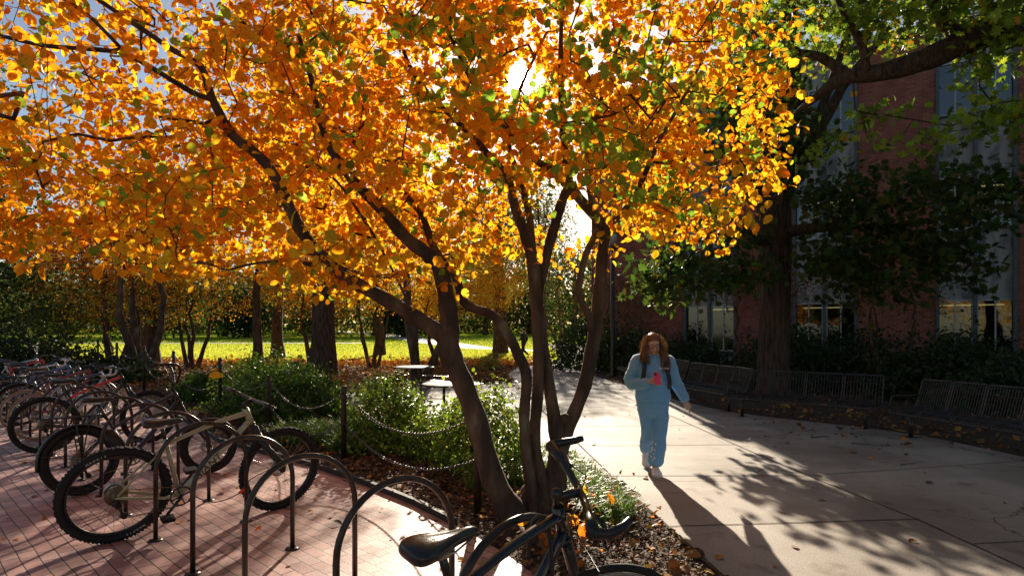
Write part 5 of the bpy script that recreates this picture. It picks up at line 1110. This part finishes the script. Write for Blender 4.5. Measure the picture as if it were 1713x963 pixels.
# sweatshirt
sw = MB()
def sag(a): return 0
sw.loft([ring((.0,.0,.775),.172,.128,28), ring((.0,.0,.81),.192,.15,28), ring((.0,.0,.86),.205,.165,28), ring((.0,.005,.95),.198,.158,28), ring((0,.01,1.05),.190,.150,28), ring((0,.012,1.14),.192,.150,28), ring((0,.014,1.21),.190,.138,28), ring((0,.014,1.265),.155,.11,28), ring((0,.008,1.305),.095,.085,28), ring((0,.0,1.325),.066,.068,28)])
def V3(t): return Vector(t)
limb(sw, [(-.09,.01,1.23),SR,(-.215,.03,1.12),(-.24,.05,1.02),(-.195,-.06,1.0),(-.13,-.17,1.02),V3(WR)+(V3(WR)-V3(ER)).normalized()*-.005], [.085,.086,.078,.074,.068,.058,.040], 18)
limb(sw, [(.09,.01,1.23),SL,(.23,.04,1.12),EL,(.325,.025,.92),(.36,.0,.835),WL], [.085,.086,.076,.070,.062,.052,.040], 18)
swo = sw.build('sweatshirt', fleece, wo)
tex = bpy.data.textures.new('folds', 'CLOUDS'); tex.noise_scale = .11; tex.noise_depth = 2
bake_mod(swo, ('REMESH', dict(mode='VOXEL', voxel_size=.006, use_smooth_shade=True)), ('SMOOTH', dict(iterations=6, factor=.5)), ('DISPLACE', dict(texture=tex, strength=.028, mid_level=.5, texture_coords='LOCAL')), ('SMOOTH', dict(iterations=2, factor=.5)))
# ribbed cuffs, hem and collar
cf = MB(); cf.tube([Vector((math.cos(a)*.070, .0+math.sin(a)*.070, 1.325+.012*math.sin(a))) for a in [2*math.pi*k/28 for k in range(28)]], .010, 8, closed=True); cf.build('collar', fleece, swo)
hm = MB(); hm.loft([ring((0,0,.745),.176,.134,28), ring((0,0,.752),.184,.142,28), ring((0,0,.80),.188,.146,28), ring((0,0,.808),.178,.13,28)]); hm.build('hem_band', fleece, swo)
# sweatpants
pn = MB()
pn.loft([ring((0,0,.62),.13,.10,24), ring((0,.0,.70),.178,.135,24), ring((0,0,.78),.180,.135,24), ring((0,0,.86),.165,.125,24), ring((0,0,.90),.15,.11,24)])
limb(pn, [(-.085,0,.80),(-.074,.005,.65),(-.052,.01,.48),(-.038,.13,.36),(-.022,.25,.25),(-.012,.335,.17)], [.092,.088,.076,.076,.074,.054], 18)
limb(pn, [(.085,0,.80),(.078,-.03,.65),(.058,-.07,.47),(.04,-.085,.32),(.02,-.09,.19),(.008,-.095,.12),(.002,-.105,.085)], [.094,.096,.088,.088,.090,.084,.058], 18)
pno = pn.build('sweatpants', fleece, wo)
tex2 = bpy.data.textures.new('leg_folds', 'CLOUDS'); tex2.noise_scale = .09; tex2.noise_depth = 3
bake_mod(pno, ('REMESH', dict(mode='VOXEL', voxel_size=.006, use_smooth_shade=True)), ('SMOOTH', dict(iterations=5, factor=.5)), ('DISPLACE', dict(texture=tex2, strength=.022, mid_level=.5, texture_coords='LOCAL')), ('SMOOTH', dict(iterations=2, factor=.5)))
# shoes
def shoe(heel, toe, upv, par):
    heel = Vector(heel); toe = Vector(toe); d = (toe-heel); L = d.length; d.normalize(); upv = (Vector(upv)-d*Vector(upv).dot(d)).normalized(); lat = d.cross(upv)
    up_ = MB(); so2 = MB(); rg = []; rs = []
    for f, w_, h_ in ((-.02,.018,.03),(.03,.033,.062),(.18,.037,.085),(.34,.037,.078),(.55,.043,.058),(.78,.047,.042),(.93,.036,.032),(1.0,.014,.018)):
        c = heel+d*L*f+upv*.022; w_ *= 1.18; rg.append([c+lat*w_*math.cos(a)+upv*(h_*max(0, math.sin(a))**.8 if math.sin(a) > 0 else .004*math.sin(a)) for a in [2*math.pi*k/18 for k in range(18)]])
        c2 = heel+d*L*f; rs.append([c2+lat*(w_+.004)*math.copysign(abs(math.cos(a))**.6, math.cos(a))+upv*(.013+.013*math.copysign(abs(math.sin(a))**.6, math.sin(a))) for a in [2*math.pi*k/18 for k in range(18)]])
    up_.loft(rg); so2.loft(rs); o = up_.build('shoe', shoe_m, par); so2.build('sole', sole_m, o)
    lc = MB()
    for f in (.38,.46,.54,.62): c = heel+d*L*f+upv*(.022+.075-.05*(f-.3)); lc.tube([c-lat*.02-upv*.006, c, c+lat*.02-upv*.006], .0035, 5)
    lc.build('laces', sole_m, o)
shoe((.012,-.055,.0), (-.012,-.30,.0), (0,0,1), wo); shoe((-.008,.355,.125), (-.014,.195,-.005+.0), (0,.35,1), wo)
# hair: long strands falling over both shoulders
hr = MB(); cap = []
for z, rx, ryf, ryb in ((-.06,.082,-.02,.105),(-.02,.086,.005,.112),(.02,.086,.04,.114),(.055,.082,.075,.112),(.088,.066,.075,.095),(.112,.042,.05,.066),(.124,.014,.018,.02)):
    cap.append([hp(rx*math.cos(a), (-ryf if math.sin(a) < 0 else ryb)*abs(math.sin(a)), z) for a in [2*math.pi*k/24 for k in range(24)]])
hr.loft(cap)
for k in range(340):
    s_ = -1 if k % 2 else 1; a = rng.uniform(.05, 2.6); st0 = hp(s_*.066*abs(math.cos(a*.55)), -.02+.11*math.sin(a*.6)*rng.uniform(.2, 1), .085+rng.uniform(-.02, .02))
    back = rng.uniform(-.05, .09); ln = rng.uniform(.06, .17) if s_ < 0 else rng.uniform(.18, .32); wv = rng.uniform(-.018, .018)
    xs = s_*(rng.uniform(.066, .104)+.010)
    p1 = hp(s_*.086, -.015+back*.8, .01); p2 = Vector((xs*1.1+wv, -.05+back*.9, 1.36)); p3 = Vector((xs*1.22+wv*2, -.085+back*.9 if back < .03 else back+.02, 1.335-ln*.45)); p4 = Vector((xs*(1.12 if s_ < 0 else 1.25)+wv*3, -.125+max(0, back) if back < .03 else .10+back*.5, (1.355-ln*.85) if s_ < 0 else (1.32-ln*.6)))
    W = smooth_path([(*st0,.004),(*p1,.006),(*p2,.0065),(*p3,.0055),(*p4,.001)], 4); hr.tube([w_[:3] for w_ in W], [w_[3] for w_ in W], 6)
hro = hr.build('hair', hair_m, wo)
fl = MB()
for k in range(150):
    s_ = -1 if k % 2 else 1; p0 = hp(s_*rng.uniform(.05,.09), rng.uniform(-.02,.08), rng.uniform(-.02,.10)); out = rng.uniform(.02,.055)*(1.3 if s_ > 0 else .8)
    zz = rng.uniform(.06,.26); p1 = p0+Vector((s_*out, rng.uniform(-.01,.03), -zz*.45)); p2 = p0+Vector((s_*out*rng.uniform(.6,1.7), rng.uniform(-.02,.04), -zz)); fl.tube([Vector(q[:3]) for q in smooth_path([p0,p1,p2], 3)], [.0011]*7, 3, cap=False)
fl.build('flyaway_strands', hair_m, hro)
# glasses, eyes
gl = MB()
for s_ in (-1,1):
    gl.tube([hp(s_*.034+.026*math.cos(a), -.098+.012*abs(math.cos(a))*(s_*math.cos(a) > 0), .004+.020*math.sin(a)) for a in [2*math.pi*k/18 for k in range(18)]], .0022, 6, closed=True)
    gl.tube([hp(s_*.060,-.088,.008), hp(s_*.074,.0,.006)], .002, 5)
gl.tube([hp(-.010,-.099,.010), hp(.010,-.099,.010)], .002, 5); gl.build('glasses', blk, wo)
for s_ in (-1,1):
    e = MB(); e.sphere(tuple(hp(s_*.033,-.070,.004)), (.0125,.0125,.0095)); eo = e.build('eye', mat('eye_white', (.6,.58,.55), .3), wo); ir = MB(); ir.sphere(tuple(hp(s_*.033,-.0785,-.001)), (.0055,.005,.0055)); ir.build('iris', mat('iris_brown', (.05,.025,.012), .2), eo)
li = MB(); li.tube([hp(-.022,-.085,-.060), hp(0,-.0905,-.058), hp(.022,-.085,-.060)], [.002,.0045,.002], 6); li.build('lips', mat('lip', (.42,.15,.13), .5), wo)
# backpack straps and pack
for s_ in (-1,1):
    stp = MB(); pts = smooth_path([(s_*.10,.16,1.22),(s_*.105,.07,1.325),(s_*.11,-.03,1.325),(s_*.118,-.115,1.25),(s_*.135,-.155,1.13),(s_*.16,-.135,1.0),(s_*.17,.0,.93),(s_*.12,.15,.92)], 4)
    stp.tube([Vector(p) for p in pts], .024, 8, ell=(1.,.42) if True else None); o = stp.build('backpack_strap', pack_m, wo)
bp = MB(); bp.loft([ring((0,.23,.86),.11,.06,20,pw=.6), ring((0,.24,.90),.14,.09,20,pw=.6), ring((0,.24,1.05),.15,.10,20,pw=.6), ring((0,.23,1.2),.14,.09,20,pw=.6), ring((0,.21,1.29),.10,.05,20,pw=.6)]); bp.build('backpack', pack_m, wo)
# prints on the clothes
def cloth_text(t, size, loc, rot, par=wo):
    o = link('script_print', text_mesh(t, size, .0006, .35), white_m, par); o.location = loc; o.rotation_euler = rot
cloth_text('Penn State', .032, (.083,-.172,1.185), (R(84),0,R(14))); cloth_text('Penn State', .022, (.135,-.128,.63), (R(92),R(-6),R(42)))
pt = MB()
for k in range(16):
    z = .17+.022*k*rng.uniform(.8,1.1); x = -.035+rng.uniform(-.028,.028); 
    if z > .40: continue
    pt.sphere((x, -.185+abs(x+.03)*.25-(.0 if z > .2 else -.01), z), (rng.uniform(.006,.012), .006, rng.uniform(.008,.018)), 8, 6)
pt.build('floral_print', white_m, wo)
ph = empty('phone', (1.60-.022,6.80-.302,1.095), (R(-26),R(6),R(14)), label='pink phone held in the right hand of the walking woman', cat='phone')
pm_ = MB(); pm_.box((0,0,0), (.074,.010,.145)); pmo = bake_mod(pm_.build('case', mat('pink_case', (.85,.06,.16), .4), ph), ('BEVEL', dict(width=.004, segments=3)))
ps = MB(); ps.box((0,.0062,0), (.066,.002,.135)); ps.build('screen', mat('phone_screen', (.02,.02,.03), .1), ph); pc = MB(); pc.box((-.018,-.0065,.048), (.026,.003,.03)); pc.build('camera_bump', blk, ph)

# far walker in dark clothes, seen between the stems
fw_ = empty('person', (.66,34.0,.012), (0,0,R(-120)), label='far walker in dark clothes on the path between the tree stems', cat='person')
b2 = MB(); b2.loft([ring((0,0,.85),.14,.1,16), ring((0,0,1.0),.13,.1,16), ring((0,0,1.3),.17,.11,16), ring((0,0,1.42),.13,.09,16), ring((0,0,1.48),.055,.055,16), ring((0,0,1.55),.05,.055,16)]); b2.sphere((0,-.02,1.64), (.075,.095,.115)); b2.sphere((0,-.115,1.63), .014)
limb(b2, [(-.08,0,.88),(-.09,-.12,.5),(-.09,-.16,.08)], [.09,.06,.04]); limb(b2, [(.08,0,.88),(.08,.05,.5),(.08,.36,.2)], [.09,.06,.04]); limb(b2, [(-.09,-.16,.06),(-.09,-.32,.04)], [.04,.03]); limb(b2, [(.08,.36,.2),(.08,.28,.06)], [.04,.03])
limb(b2, [(-.16,0,1.4),(-.22,.1,1.12),(-.2,.0,.88)], [.055,.045,.03]); limb(b2, [(.16,0,1.4),(.22,-.05,1.12),(.2,-.25,1.05)], [.055,.045,.03]); hand(b2, (-.2,.0,.88), (0,-.1,-1), (-1,0,0), 1, .4); hand(b2, (.2,-.25,1.05), (0,-1,.1), (1,0,.3), -1, .4)
remesh(b2.build('body', skin_m, fw_), .009, 2)
cl_ = MB(); cl_.loft([ring((0,0,.82),.175,.135,16), ring((0,0,1.0),.165,.13,16), ring((0,0,1.3),.19,.14,16), ring((0,0,1.43),.14,.11,16), ring((0,0,1.5),.07,.07,16)]); limb(cl_, [(-.12,0,1.38),(-.17,0,1.38),(-.23,.1,1.12),(-.2,.0,.9)], [.08,.075,.065,.05]); limb(cl_, [(.12,0,1.38),(.17,0,1.38),(.23,-.05,1.12),(.2,-.23,1.05)], [.08,.075,.065,.05])
remesh(cl_.build('jacket', pack_m, fw_), .015, 3)
tr2 = MB(); tr2.loft([ring((0,0,.75),.15,.11,16), ring((0,0,.88),.165,.125,16), ring((0,0,.92),.14,.11,16)]); limb(tr2, [(-.08,0,.84),(-.09,-.12,.5),(-.09,-.15,.1)], [.105,.08,.06]); limb(tr2, [(.08,0,.84),(.08,.05,.5),(.08,.34,.23)], [.105,.08,.06]); remesh(tr2.build('trousers', pack_m, fw_), .015, 3)
hh = MB(); hh.sphere((0,.005,1.67), (.082,.095,.095)); hh.build('hair', mat('dark_hair', (.02,.014,.01), .5), fw_)

# a single yellow leaf caught in mid fall
lf = leaves('falling_leaf', [P(349,628,3.4)], [.075], [(.9,.55,.04)], np.array([[.1,-.7,.7]]), np.array([[1.,.1,.1]]), OVAL, M_leaf)
setp(lf, 'single yellow leaf in mid air above the boxwood near the cruiser handlebar', 'leaf')
